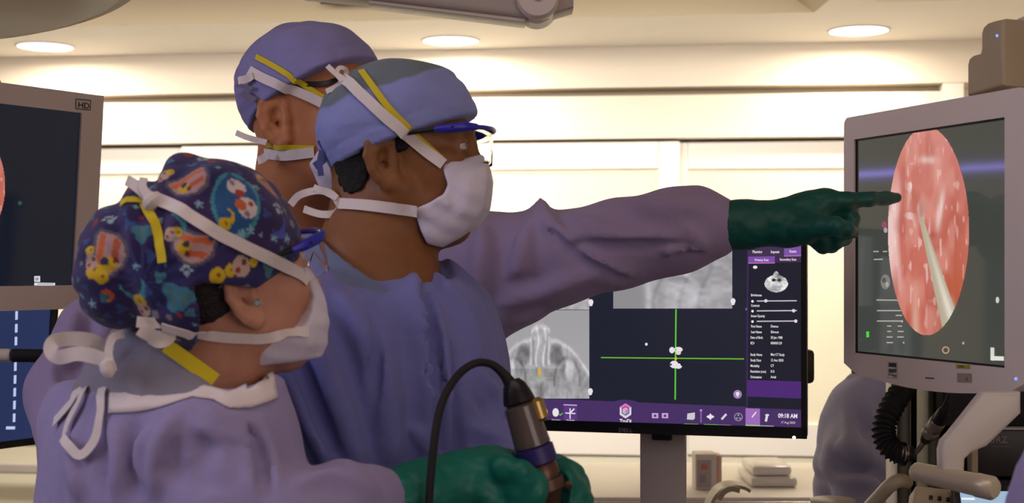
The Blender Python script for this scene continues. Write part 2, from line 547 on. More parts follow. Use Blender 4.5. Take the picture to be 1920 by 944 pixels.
class Flat:
    """flat coloured artwork on a plane (screens, print): origin O, axes U, W; n = towards the viewer"""
    def __init__(self, O, U, W):
        self.O, self.U, self.W = Vector(O), Vector(U).normalized(), Vector(W).normalized()
        self.N = self.U.cross(self.W).normalized()
        self.v, self.f, self.c = [], [], []
        self.layer = 0
    def uv(self, px, py):
        o = Vector((0, 0, CZ)); r = Vector(Vp(px, py, 1.0)) - o
        t = (self.O - o).dot(self.N) / r.dot(self.N)
        q = o + r * t - self.O
        return q.dot(self.U), q.dot(self.W)
    def poly(self, uvs, col, lift=None):
        self.layer += 1
        l = .0004 + .000004 * self.layer if lift is None else lift
        b = len(self.v)
        self.v += [tuple(self.O + self.U * u + self.W * w + self.N * l) for u, w in uvs]
        self.f.append(list(range(b, b + len(uvs)))); self.c += [col] * len(uvs)
    def rect(self, a, b, col):                    # pixel corners
        self.poly([self.uv(a[0], a[1]), self.uv(a[0], b[1]), self.uv(b[0], b[1]), self.uv(b[0], a[1])], col)
    def quad(self, pix, col):
        self.poly([self.uv(*p) for p in pix], col)
    def line(self, a, b, wpx, col):
        (x0, y0), (x1, y1) = self.uv(*a), self.uv(*b)
        s = self.scale(a) * wpx / 2
        L = math.hypot(x1 - x0, y1 - y0); nx, ny = -(y1 - y0) / L * s, (x1 - x0) / L * s
        self.poly([(x0 + nx, y0 + ny), (x0 - nx, y0 - ny), (x1 - nx, y1 - ny), (x1 + nx, y1 + ny)], col)
    def scale(self, a):
        u0, w0 = self.uv(*a); u1, w1 = self.uv(a[0], a[1] + 1)
        return math.hypot(u1 - u0, w1 - w0)
    def disc(self, c, rx, ry, col, n=20, a0=0, a1=360):
        pts = []
        for i in range(n):
            t = math.radians(a0 + (a1 - a0) * i / (n if a1 - a0 == 360 else n - 1))
            pts.append(self.uv(c[0] + rx * math.cos(t), c[1] + ry * math.sin(t)))
        self.poly(pts, col)
    def ring(self, c, r, w, col, n=20):
        for i in range(n):
            t0, t1 = 2 * math.pi * i / n, 2 * math.pi * (i + 1) / n
            self.quad([(c[0] + r * math.cos(t0), c[1] + r * math.sin(t0)), (c[0] + r * math.cos(t1), c[1] + r * math.sin(t1)),
                       (c[0] + (r - w) * math.cos(t1), c[1] + (r - w) * math.sin(t1)), (c[0] + (r - w) * math.cos(t0), c[1] + (r - w) * math.sin(t0))], col)
    def text(self, s, at, hpx, col, bold=0.0, align='LEFT', wfit=None):
        """at: pixel of the baseline start; hpx: cap height in pixels; wfit: width in pixels"""
        u0, w0 = self.uv(*at)
        k = self.scale(at); size = hpx * k / .69
        me = text_mesh(s, size, bold * size, align)
        n = len(me.vertices)
        if n == 0: return
        co = np.empty(n * 3, np.float32); me.vertices.foreach_get('co', co); co = co.reshape(-1, 3)
        sx = 1.0
        if wfit:
            u1, w1 = self.uv(at[0] + wfit, at[1])
            sx = math.hypot(u1 - u0, w1 - w0) / max(1e-6, float(co[:, 0].max() - co[:, 0].min()))
        self.layer += 1
        l = .0004 + .000004 * self.layer; b = len(self.v)
        self.v += [tuple(self.O + self.U * (u0 + float(x) * sx) + self.W * (w0 + float(y)) + self.N * l) for x, y, _ in co]
        self.f += [[b + i for i in p.vertices] for p in me.polygons]
        self.c += [col] * n
        bpy.data.meshes.remove(me)
    def build(self, name, m, parent):
        me = bpy.data.meshes.new(name)
        me.from_pydata(self.v, [], self.f); me.update()
        vcol(me, np.array(self.c, np.float32))
        return link(name, me, m, parent, smooth=False)
    def picture(self, name, m, parent, lo, hi, nu, nw, fn, lift=.0006, mask=None):
        """a raster of vertex colours fn(s, t) (s right, t down, 0..1) between pixel corners lo and hi"""
        c00, c10, c01, c11 = [np.array(self.uv(*q)) for q in ((lo[0], lo[1]), (hi[0], lo[1]), (lo[0], hi[1]), (hi[0], hi[1]))]
        s, t = np.meshgrid(np.linspace(0, 1, nu), np.linspace(0, 1, nw), indexing='ij')
        S, T = s.ravel()[:, None], t.ravel()[:, None]
        uv = (c00 * (1 - S) + c10 * S) * (1 - T) + (c01 * (1 - S) + c11 * S) * T
        O, U, W, N = [np.array(q) for q in (self.O, self.U, self.W, self.N)]
        co = O + uv[:, :1] * U + uv[:, 1:] * W + N * lift
        i = np.arange(nu * nw).reshape(nu, nw)
        q = np.stack([i[:-1, :-1], i[:-1, 1:], i[1:, 1:], i[1:, :-1]], -1).reshape(-1, 4)
        if mask is not None:
            keep = mask(s.ravel(), t.ravel()); q = q[keep[q].all(1)]
        me = mesh_np(name, co, q)
        vcol(me, fn(s.ravel(), t.ravel()))
        return link(name, me, m, parent, smooth=False)

# ---------------------------------------------------------------- materials
M_WALL = mat('painted_wall', srgb(232, 222, 205), .55, vary=(3, .02))
M_CEIL = mat('painted_ceiling', srgb(244, 239, 230), .7, vary=(2, .015))
M_DOOR = mat('door_laminate', srgb(236, 230, 220), .4, vary=(4, .015))
M_PANE = mat('frosted_pane', srgb(234, 228, 202), .25, vary=(2, .02))
M_GROOVE = mat('door_gap', srgb(150, 138, 118), .6)
M_FLOOR = mat('vinyl_floor', srgb(120, 118, 122), .35, vary=(30, .06))
M_STEEL = mat('brushed_steel', srgb(168, 160, 148), .35, 0.9, vary=(60, .05))
M_LAMP = mat('lit_diffuser', (1, 1, 1), .4, emit=(1.0, .97, 1.0), estr=6)
M_WHITEPL = mat('white_plastic', srgb(214, 206, 194), .4, vary=(10, .02))
M_BEZEL = mat('monitor_plastic', srgb(224, 210, 200), .45, bump=[(900, .05, .0005)])
M_TANPL = mat('tan_plastic', srgb(172, 156, 126), .5)
M_BLACKPL = mat('black_plastic', srgb(18, 17, 20), .35)
M_BLACKMAT = mat('black_rubber', srgb(22, 20, 22), .7)
M_GREYPL = mat('grey_plastic', srgb(184, 174, 164), .5, vary=(8, .03))
M_DARKGREY = mat('dark_grey_metal', srgb(52, 46, 38), .45, .3)
M_LED = mat('blue_indicator', (.2, .3, 1), .4, emit=(.22, .30, 1.0), estr=1.3)
M_GLASS_DARK = mat('screen_glass', srgb(10, 11, 16), .09, spec=.6, emit=srgb(24, 30, 44), estr=.75)
M_GLASS_MATTE = mat('screen_matte', srgb(12, 12, 14), .06, spec=.9, emit=srgb(70, 73, 68), estr=.85)  # grey emission also stands in for room reflections hazing the screen
M_UI = mat('screen_artwork', (0, 0, 0), .3, emit_attr='Col', estr=1.0, spec=.2)
M_PRINT = mat('printed_marks', (.5, .5, .5), .5, attr='Col')

# ---------------------------------------------------------------- the room
RW = Matrix.Rotation(WALL_ROT, 4, 'Z')
WALLM = Matrix.Translation((0, WALL_Y, 0)) @ RW        # local frame of the back wall: x along it, y away from the camera

def wall_uz(px, py, v=0.0):
    """local (u, z) on the plane parallel to the back wall at local depth v"""
    n = RW @ Vector((0, 1, 0)); o = Vector((0, 0, CZ)); r = Vector(Vp(px, py, 1.0)) - o
    p0 = WALLM @ Vector((0, v, 0))
    t = (p0 - o).dot(n) / r.dot(n)
    q = WALLM.inverted() @ (o + r * t)
    return q.x, q.z

def structure(name, mb, m, smooth=False, wall=True):
    o = mb.build(name, m, smooth=smooth)
    if wall: o.matrix_basis = WALLM
    return tag(o, kind='structure')

ZB, ZH, ZD = 2.297, 2.262, 2.07                        # bulkhead bottom, header top, door top
mb = MB(); mb.box((-3.3, 0, ZB), (2.62, .30, 3.0)); mb.box((2.26, 0, 0), (2.62, .3, ZB)); mb.box((-3.3, .2, 0), (2.62, .3, ZB))
structure('wall_back', mb, M_WALL)
ux = wall_uz(1768, 200)[0]
mb = MB(); mb.box((-3.3, .012, ZD), (ux, .19, ZH), .003); structure('trim_1', mb, M_WALL)          # flat header over the sliding doors
mb = MB(); mb.box((ux, .004, 0), (ux + .09, .19, ZB), .003); structure('trim_2', mb, M_DOOR)        # post at the end of the header
mb = MB(); mb.box((-3.3, .10, ZH), (ux, .19, ZB)); structure('trim_3', mb, M_GROOVE)                # recess between bulkhead and header

def door(name, u0, u1, v, mid, stiles=True):
    """a sliding leaf: stiles and rails around frosted panes, each its own part"""
    root = tag(empty(name, (0, 0, 0)), kind='structure')
    root.matrix_basis = WALLM
    ztop = ZD - .012; zr = 1.936; s = .095
    def part(n, lo, hi, m, b=.004):
        mb = MB(); mb.box(lo, hi, b, M=WALLM); return mb.build(n, m, root)
    part('stile', (u0, v, 0), (u0 + s, v + .04, ztop), M_DOOR)
    part('stile', (u1 - s, v, 0), (u1, v + .04, ztop), M_DOOR)
    part('rail', (u0 + s, v, zr), (u1 - s, v + .04, ztop), M_DOOR)
    part('rail', (u0 + s, v, .655), (u1 - s, v + .04, .80), M_DOOR)
    part('rail', (u0 + s, v, 0.02), (u1 - s, v + .04, .2), M_DOOR)
    part('pane', (u0 + s, v + .014, .80), (u1 - s, v + .026, zr), M_PANE, 0)
    part('pane', (u0 + s, v + .014, .2), (u1 - s, v + .026, .655), M_PANE, 0)
    return root
ul = wall_uz(340, 400, .03)[0]; um = wall_uz(1275, 400, .03)[0]
door('door_1', ul, um, .03, True)
door('door_2', um - .06, ux - .005, .085, True)
door('door_3', -2.9, ul + .06, .085, True)

# ceiling: lowered border with downlights, and a deep coffer with sloping sides over the middle of the room
X0, X1 = -3.4, 2.75
cx1 = 1.165; ycf = lambda x: 5.52 - .107 * (x + .5)    # far edge of the coffer runs parallel to the back wall
bm = bmesh.new()
def q4(a, b, c, d): bm.faces.new([bm.verts.new(p) for p in (a, b, c, d)])
yn, xl, top, ins = .2, -2.9, 2.86, .30
A = (xl, ycf(xl), CEIL); B_ = (cx1, ycf(cx1), CEIL); C_ = (cx1, yn, CEIL); D_ = (xl, yn, CEIL)
a_ = (xl + ins, ycf(xl) - ins, top); b_ = (cx1 - ins * 2, ycf(cx1) - ins * .35, top); c_ = (cx1 - ins * 2, yn + ins, top); d_ = (xl + ins, yn + ins, top)
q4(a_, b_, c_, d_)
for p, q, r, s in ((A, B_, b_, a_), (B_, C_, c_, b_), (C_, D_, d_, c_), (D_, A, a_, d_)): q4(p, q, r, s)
q4((X0, 7, CEIL), (X1, 7, CEIL), (X1, ycf(X1), CEIL), (X0, ycf(X0), CEIL))
q4((X0, ycf(X0), CEIL), A, D_, (X0, yn, CEIL))
q4(B_, (X1, ycf(X1), CEIL), (X1, yn, CEIL), C_)
q4((X0, yn, CEIL), (X1, yn, CEIL), (X1, -2.2, CEIL), (X0, -2.2, CEIL))
bmesh.ops.remove_doubles(bm, verts=bm.verts, dist=1e-4)
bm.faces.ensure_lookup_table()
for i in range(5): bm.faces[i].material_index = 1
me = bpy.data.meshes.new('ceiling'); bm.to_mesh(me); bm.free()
tag(link('ceiling', me, [M_CEIL, mat('shaded_coffer_tan', srgb(196, 180, 150), .7)], smooth=False), kind='structure')  # darker tan puts the recess's weaker light into its colour
mb = MB(); mb.box((X0, -2.2, -.05), (X1, 7, 0)); structure('floor', mb, M_FLOOR, wall=False)
mb = MB(); mb.box((X0 - .1, -2.2, 0), (X0, 7, 3.0)); structure('wall_left', mb, M_WALL, wall=False)
mb = MB(); mb.box((2.3, -2.2, 0), (2.75, 5.93, 3.0)); structure('wall_right', mb, M_WALL, wall=False)
mb = MB(); mb.box((X0, -2.3, 0), (X1, -2.2, 3.0)); structure('wall_front', mb, M_WALL, wall=False)
mb = MB(); mb.box((-3.2, -.05, .535), (-1.2, -.012, .585), .01, M=None); structure('trim_4', mb, M_GREYPL)      # bumper rail

# downlights
for i, (px, py) in enumerate(DOWNLIGHTS):
    d = (CEIL - CZ) * F / (HY - py)
    c = Vp(px, py, d); c[2] = CEIL
    lab = ['round recessed ceiling downlight nearest the left end of the row', 'round recessed ceiling downlight just right of the tallest surgeon, middle of the row',
           'round recessed ceiling downlight nearest the right wall, above the endoscope monitor'][i]
    t = empty('ceiling_downlight', c, lab, 'light', 'recessed downlights in the ceiling border')
    MB().tube([c + ((.122) * math.cos(a), .122 * math.sin(a), -.002) for a in np.linspace(0, 2 * math.pi, 33)], .006, 8, 1).build('trim_ring', M_CEIL, t, True)
    MB().lathe([(0, .118), (.003, .118)], c - (0, 0, .005), c - (0, 0, .001), 40).build('diffuser', M_LAMP, t)
    lo = lamp('downlight_glow', 'AREA', c - (0, 0, .03), LAMP_W, WARM, .22)
    lo.parent = t; lo.matrix_parent_inverse = total(t).inverted()
    tag(lo)
d = (CEIL - CZ) * F / (HY - 62); c = Vp(1218, 62, d); c[2] = CEIL
o = MB().lathe([(0, .04), (.004, .05), (.006, .05)], c - (0, 0, .006), c, 28).build('sprinkler_cover', M_CEIL, None, True)
tag(o, 'small round concealed sprinkler cover between the two right downlights', 'sprinkler')
# slot vent in the sloping far side of the coffer, and a return grille in the border
ya = Vp(600, 4, 5.42); yb = Vp(762, 2, 5.42)
t = empty('ceiling_vent', ya, 'dark slot air vent in the ceiling recess above the tallest surgeon', 'vent')
mb = MB(); mb.box((0, 0, 0), (.36, .02, .11), .002, M=Matrix.Translation(ya + (0, 0, -.005)) @ RW); mb.build('slot', mat('vent_dark', srgb(34, 32, 38), .6), t)
mb = MB(); mb.box((-.012, -.004, .105), (.372, .012, .12), .002, M=Matrix.Translation(ya + (0, 0, -.005)) @ RW); mb.build('frame', M_CEIL, t)
ga = Vp(1640, 2, 5.1); ga[2] = CEIL
t = empty('return_grille', ga, 'white ceiling return grille above the endoscope monitor', 'grille')
mb = MB(); mb.box((0, -.3, -.008), (.3, 0, 0), .003, M=Matrix.Translation(ga) @ RW); mb.build('frame', M_WALL, t)
for k in range(6):
    mb = MB(); mb.box((.02, -.28 + k * .045, -.012), (.28, -.262 + k * .045, -.008), M=Matrix.Translation(ga) @ RW); mb.build('slat', M_WALL, t)

# ---------------------------------------------------------------- people
def fabric(name, rgb, rough=.8, attr=None, fine=.25):
    return mat(name, rgb, rough, attr=attr, bump=[(55, .35, .004), (420, fine, .0008)], sheen=.15, vary=(7, .06), spec=.25)
M_SKIN = mat('skin', (.4, .2, .1), .5, attr='Col', bump=[(260, .12, .0006)], sss=.05, spec=.35, vary=(60, .06))
M_EYE = mat('eye', (.8, .8, .8), .12, attr='Col')
M_HAIR_BLACK = mat('black_hair', srgb(16, 13, 12), .75, bump=[(420, .9, .003)])
M_HAIR_BROWN = mat('brown_hair', srgb(58, 46, 30), .75, bump=[(420, .9, .003)])
M_HAIR_DARK = mat('dark_brown_hair', srgb(30, 20, 17), .5, bump=[(300, .8, .003)])
GOWN_A, GOWN_B, GOWN_C = srgb(148, 138, 178), srgb(112, 116, 176), srgb(150, 134, 166)
M_GOWN_A = fabric('lavender_gown_cloth', GOWN_A)
M_GOWN_B = fabric('blue_gown_cloth', GOWN_B)
M_GOWN_C = fabric('lilac_gown_cloth', GOWN_C)
M_CAP = fabric('surgical_cap_cloth', srgb(140, 146, 200), attr='Col')
M_CAP_PRINT = fabric('printed_cap_cloth', (.1, .1, .3), attr='Col')
M_MASK = fabric('mask_cloth', srgb(214, 208, 222), .85)
M_TAPE = fabric('white_tie_cloth', srgb(226, 216, 212), .8)
M_YELLOW = fabric('yellow_tie_cloth', srgb(214, 192, 24), .7)
M_SCRUB = fabric('grey_scrub_cloth', srgb(132, 128, 140))
M_SCRUB_BLUE = fabric('blue_grey_scrub_cloth', srgb(104, 116, 148))
M_TROUSER = fabric('scrub_trouser_cloth', srgb(96, 104, 150))
M_SHOE = mat('clog', srgb(40, 40, 46), .5)
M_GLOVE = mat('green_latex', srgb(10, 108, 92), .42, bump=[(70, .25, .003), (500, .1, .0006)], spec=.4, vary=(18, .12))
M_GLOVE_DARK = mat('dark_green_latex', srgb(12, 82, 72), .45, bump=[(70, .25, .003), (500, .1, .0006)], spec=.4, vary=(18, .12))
M_LENS = mat('clear_lens', (1, 1, 1), .02, trans=1.0, ior=1.06)
M_BLUEPL = mat('blue_plastic', srgb(44, 46, 170), .3)

EAR = [(.006, .010), (.007, .024), (-.002, .034), (-.014, .035), (-.025, .026), (-.028, .010), (-.022, -.008), (-.012, -.022), (-.003, -.030), (.006, -.026), (.006, -.014)]
def ear_sdf(q, s=1.0, y0=.070):
    """q mirrored so that y > 0"""
    P3 = lambda x, z, o=0: np.array([x * s - .006, y0 + (.006 - x) * .34 * s + o, z * s - .009])
    rim = [(P3(x, z), .0050 if i < 8 else .0062) for i, (x, z) in enumerate(EAR)]
    nrm = np.array([.322, .947, 0]); tng = np.array([-.947, .322, 0])
    R = np.stack([tng, nrm, [0, 0, 1]], 1)
    d = ell(q, P3(-.010, .005), (.0205 * s, .0060, .037 * s), R)
    d = smax(d, -ell(q, P3(-.007, .003, .009), (.0140 * s, .0115, .0220 * s), R), .003)
    d = smax(d, -ell(q, P3(-.004, -.004, .006), (.0060 * s, .0125, .0085 * s), R), .003)
    d = smin(d, chain(q, rim, .004), .004)
    d = smin(d, chain(q, [(P3(-.004, .024), .003), (P3(-.017, .016), .0038), (P3(-.018, .0), .0038), (P3(-.006, -.012), .0035)], .004), .005)
    d = smin(d, ell(q, P3(.006, .0, -.001), (.006, .005, .009)), .006)          # tragus
    d = smin(d, ell(q, P3(-.002, -.027), (.010 * s, .005, .010 * s)), .006)      # lobe
    d = smin(d, capsule(q, P3(.002, .020, -.011), P3(.002, -.02, -.012), .009, .008), .006)
    return d

def head_sdf(q0, eye_open=.0042, neck=None, ear=1.0, full=1.0, nose=0.0, chin=0.0):
    q = q0.copy(); q[:, 1] = np.abs(q[:, 1])
    d = ell(q, (-.010, 0, .045), (.099, .077 * full, .087))
    d = smin(d, ell(q, (.034, 0, -.025), (.066, .060 * full, .085)), .03)
    d = smin(d, capsule(q, (-.005, .052 * full, -.050), (.066 - chin, .022, -.098), .016, .017), .035)
    d = smin(d, sph(q, (.080 - chin, 0, -.100), .018), .028)
    d = smin(d, ell(q, (.068, .036, -.022), (.026, .024, .024)), .025)
    d = smin(d, capsule(q, (.091, .010, .030), (.076, .046, .028), .010, .009), .016)
    d = smax(d, -sph(q, (.104, .032, .010), .0165), .014)
    d = smin(d, chain(q, [((.098, 0, .018), .0065), ((.110 - nose * .5, 0, -.010), .0085), ((.120 - nose, 0, -.030), .0115)], .008), .012)
    d = smin(d, sph(q, (.106, .012, -.035), .0085), .008)
    d = smax(d, -sph(q, (.111, .007, -.043), .0032), .003)
    d = smin(d, chain(q, [((.104, 0, -.058), .0060), ((.092, .024, -.064), .003)], .004), .007)
    d = smin(d, chain(q, [((.102, 0, -.069), .0065), ((.090, .022, -.066), .003)], .004), .007)
    d = smax(d, -capsule(q, (.112, 0, -.0635), (.096, .026, -.065), .0016, .001), .002)
    lid = smax(sph(q, (.083, .032, .009), .0142), -smax(np.abs(q[:, 2] - .0085 + (q[:, 1] - .032) ** 2 * 12) - eye_open, .086 - q[:, 0], .002), .001)
    d = smin(d, lid, .004)
    if neck is not None:
        for a, b, ra, rb, k in neck: d = smin(d, capsule(q0, a, b, ra, rb), k)
    return smin(d, ear_sdf(q, ear, .068 * full + .003), .004) if ear else d

class Head:
    def __init__(self, px, py, dep, yaw, pitch, roll, scale=1.0):
        self.M = frame_of(yaw, pitch, roll); self.s = scale
        ear = Vp(px, py, dep)                                # the near (right) ear canal
        self.o = (ear - self.M @ np.array([0, -.072 * scale, 0])).astype(np.float32)
    def to(self, P): return ((P - self.o) @ self.M) / self.s
    def w(self, x, y, z): return self.o + self.M @ (np.array([x, y, z]) * self.s)
    def loc(self, px, py, y=-.06):
        """head coordinates (x, z) of a pixel on the plane y = const"""
        c = np.array([0, 0, CZ]); r = Vp(px, py, 1.0) - c
        l = self.M[:, 1]; p0 = self.w(0, y, 0)
        t = ((p0 - c) @ l) / (r @ l)
        q = (c + r * t - self.o) @ self.M / self.s
        return q[0], q[2]

def eyes(H, parent):
    for sg in (-1, 1):
        bm = bmesh.new(); bmesh.ops.create_uvsphere(bm, u_segments=24, v_segments=16, radius=.0122 * H.s)
        me = bpy.data.meshes.new('eye'); bm.to_mesh(me); bm.free()
        c = H.w(.083, .032 * sg, .009)
        fwd = Vector(H.M[:, 0])
        cols = []
        for v in me.vertices:
            a = v.co.normalized().dot(fwd)
            cols.append((.01, .008, .008) if a > .965 else (.06, .03, .015) if a > .87 else (.55, .5, .47))
        vcol(me, np.array(cols))
        for v in me.vertices: v.co += Vector(c)
        link('eye', me, M_EYE, parent)

def paint_skin(o, base, verts_head, lips=(1.1, .75, .75)):
    n = len(o.data.vertices)
    co = np.empty(n * 3, np.float32); o.data.vertices.foreach_get('co', co)
    vcol(o.data, np.tile(np.array(base, np.float32), (n, 1)))

def person(loc, label, group=None):
    return empty('person', loc, label, 'person', group)

def legs(parent, x, y, top, half=.1, yaw=0):
    c, s = math.cos(yaw), math.sin(yaw)
    for sg in (-1, 1):
        hx, hy = x + c * half * sg, y + s * half * sg
        f = lambda P: smin(chain(P, [((hx, hy, top), .095), ((hx, hy, .48), .07), ((hx, hy, .06), .058)], .03), sph(P, (x, y, top), .11), .06)
        solid('trouser_leg', f, (hx - .25, hy - .25, .03), (hx + .25, hy + .25, top + .15), .02, M_TROUSER, parent)
        fx, fy = s, -c                                       # toes point the way the chest faces
        g = lambda P: smax(smin(ell(P, (hx + fx * .05, hy + fy * .05, .035), (.06, .06, .05)), ell(P, (hx + fx * .13, hy + fy * .13, .03), (.055, .055, .04)), .06), -P[:, 2] + .002, .005)
        solid('clog', g, (hx - .2, hy - .25, -.01), (hx + .2, hy + .25, .12), .012, M_SHOE, parent)

def cap_sdf(H, c=(-.002, 0, .043), r=(.113, .090, .097), plane=(.02, .30), sag=None, seed=1):
    def f(P):
        q = H.to(P)
        d = ell(q, c, r)
        if sag: d = smin(d, ell(q, sag[0], sag[1]), .03)
        w = noise3(q * np.array([14, 14, 26], np.float32) + seed)
        d = d + .0028 * w + .0020 * (1 - 2 * np.abs(noise3(q * np.array([22, 22, 60], np.float32) + 9.1 * seed)))
        z0 = q[:, 2] - plane[0] - plane[1] * q[:, 0]
        rim = np.exp(-((z0 - .004) / .004) ** 2) * -.0012 + np.exp(-((z0 - .022) / .0016) ** 2) * .0012
        d = d + rim
        return smax(d, -z0 * .95, .002) * H.s
    return f

def mask_sdf(H, poly, ec=(.052, 0, -.058), er=(.090, .0765, .090), seed=3, rnd=.003):
    def f(P):
        q = H.to(P)
        d = ell(q, ec, er)
        d = smin(d, capsule(q, (.098, 0, -.002), (.124, 0, -.04), .008, .012), .03)
        e = poly2(q[:, 0], q[:, 2], poly)
        t = q[:, 2] * .9 + q[:, 0] * .55 + .25 * np.abs(q[:, 1])
        fold = .0008 * np.sin(t * 230) * np.clip((np.abs(q[:, 1]) - .01) / .03, 0, 1) + .005 * noise3(q * 24 + seed) + .0042 * (1 - 2 * np.abs(noise3(q * np.array([30, 20, 14], np.float32) + seed * 3)))
        return smax(d + fold, e, .004) * H.s
    return f

def mask_edge(parent, H, surf, poly, idx, m):
    """narrow binding along one edge of the mask"""
    pass

def goggles(parent, H, path=None, zt=.030, zb=-.014, temple_back=-.012, drop=0.0):
    """wraparound safety glasses: blue brow bar, clear wrap lens, blue hinge blocks, black temples"""
    root = empty('safety_glasses', H.w(.12, 0, zt)); root.parent = parent; root.matrix_parent_inverse = total(parent).inverted()
    half = path or [(.070, .0765), (.092, .072), (.112, .056), (.124, .032), (.129, .0)]
    pts = [(x, -y) for x, y in half] + [(x, y) for x, y in half[-2::-1]]
    P = [Vector((x, y, 0)) for x, y in pts]
    S, _ = spline(P, [1] * len(P), 6)
    mb = MB(); n = len(S)
    rows = []
    for i, p in enumerate(S):
        row = []
        for k in range(7):
            t = k / 6; z = zt - .003 + (zb - zt) * t
            nose = max(0, 1 - abs(p.y) / .022) * t
            row.append(mb.bm.verts.new(H.w(p.x * (1 - .03 * t), p.y * (1 - .02 * t), z + nose * .018)))
        rows.append(row)
    for a, b in zip(rows[:-1], rows[1:]):
        for k in range(6): mb.bm.faces.new((a[k], b[k], b[k + 1], a[k + 1]))
    o = mb.build('lens', M_LENS, root, True)
    sol = o.modifiers.new('thick', 'SOLIDIFY'); sol.thickness = .0018
    MB().tube([H.w(p.x + .001, p.y * 1.01, zt) for p in S[4:-4:3]], [.0034] * len(S[4:-4:3]), 10, 3).build('brow_bar', M_BLUEPL, root, True)
    for sg in (-1, 1):
        MB().tube([H.w(.058, sg * .0795, zt - .001), H.w(.075, sg * .0785, zt - .001), H.w(.098, sg * .0715, zt), H.w(.112, sg * .060, zt)], [.0035, .0062, .0064, .0045], 12, 5).build('hinge_block', M_BLUEPL, root, True)
        MB().tube([H.w(.060, sg * .0795, zt - .001), H.w(.02, sg * .0825, zt - .004 - drop * .5), H.w(temple_back, sg * .083, zt - .008 - drop), H.w(temple_back - .03, sg * .080, zt - .022 - drop)], .0030, 10, 5).build('temple', M_BLACKPL, root, True)
        MB().lathe([(0, .0016), (.001, .0016)], H.w(.083, sg * .0845, zt), H.w(.083, sg * .086, zt), 10).build('rivet', M_BLACKPL, root)
    return root

def bow(parent, P0, pix, dep, widths, m=None, lift=0, name='tie_end'):
    """loose tie ends hanging in the air at about one depth"""
    for (line, w) in zip(pix, widths):
        pts = [Vp(a, b, dep + .004 * i) for i, (a, b) in enumerate(line)]
        S, _ = spline([Vector(p) for p in pts], [1] * len(pts), 6)
        nr = [Vector((.1 * math.sin(i * .6), -1, .25 * math.cos(i * .5))).normalized() for i in range(len(S))]
        MB().ribbon(S, nr, w, .0012).build(name, m or M_TAPE, parent, True)

# ================================================================ the surgeon in the middle (profile, blue gown)
HB = Head(737, 291, 1.83, -4, 4, 0, 1.0)
pB = person((-.22, 1.93, 0), 'surgeon in blue gown and safety glasses, in profile behind the endoscope camera')
skinB = srgb(132, 86, 50)
nb0 = HB.to(Vp(688, 520, 1.90)[None])[0]
nb1 = HB.to(Vp(700, 470, 1.89)[None])[0]
def bodyB(P, ear=.98):
    q = HB.to(P)
    d = head_sdf(q, neck=[((-.025, 0, -.03), tuple(nb1), .056, .058, .03), (tuple(nb1), tuple(nb0), .056, .058, .03),
                          ((-.06, 0, -.02), tuple(nb1 + np.array([-.02, 0, 0])), .03, .045, .03)], ear=ear, nose=.017, chin=.012)
    d = smin(d, capsule(P, Vp(600, 610, 1.82), Vp(810, 610, 1.97), .045, .045), .05)
    d = smin(d, capsule(q, (.004, -.062, -.045), tuple(nb0 + np.array([.045, -.01, 0])), .012, .014), .02)
    return smin(d, chain(P, [(Vp(706, 560, 1.90), .09), (Vp(706, 700, 1.90), .11), ((-.22, 1.93, .75), .1)], .05), .05)
oB = solid('body', bodyB, HB.w(0, 0, -.06) - (.19, .22, .22), HB.w(0, 0, 0) + (.19, .2, .17), .0019, M_SKIN, pB)
paint_skin(oB, skinB, None)
eyes(HB, pB)

hairpoly = [HB.loc(*q) for q in ((720, 250), (600, 250), (610, 300), (626, 330), (640, 358), (652, 364), (676, 358), (688, 338), (697, 312), (704, 285))]
sidepoly = [HB.loc(*q) for q in ((742, 240), (742, 285), (752, 288), (764, 282), (776, 270), (776, 240))]
def hairB(P):
    q = HB.to(P)
    return smax(bodyB(P, None) - .0045 + .0015 * noise3(q * 220), np.minimum(poly2(q[:, 0], q[:, 2], hairpoly), poly2(q[:, 0], q[:, 2], sidepoly)) + .003 * noise3(q * 160), .003)
solid('hair', hairB, HB.w(0, 0, 0) - (.13, .12, .08), HB.w(0, 0, 0) + (.13, .12, .08), .0028, M_HAIR_BLACK, pB)

capBf = cap_sdf(HB, seed=2)
capB = solid('surgical_cap', capBf, HB.w(0, 0, .04) - (.14, .14, .12), HB.w(0, 0, .05) + (.14, .14, .13), .003, M_CAP, pB)
def paint_cap(o, H, cloth, crown, edge):
    n = len(o.data.vertices); co = np.empty(n * 3, np.float32); o.data.vertices.foreach_get('co', co); q = H.to(co.reshape(-1, 3))
    t = np.clip((q[:, 2] - edge(q[:, 0], q[:, 1]) + .006 * noise3(q * 40)) / .004, 0, 1)[:, None]
    vcol(o.data, np.array(cloth) * (1 - t) + np.array(crown) * t)
CLOTHB, CROWNB = srgb(136, 144, 200), srgb(104, 116, 124)
paint_cap(capB, HB, CLOTHB, CROWNB, lambda x, y: .096 + .28 * np.clip(x, -1, 0) - .55 * np.clip(x - .03, 0, .1) * -1)

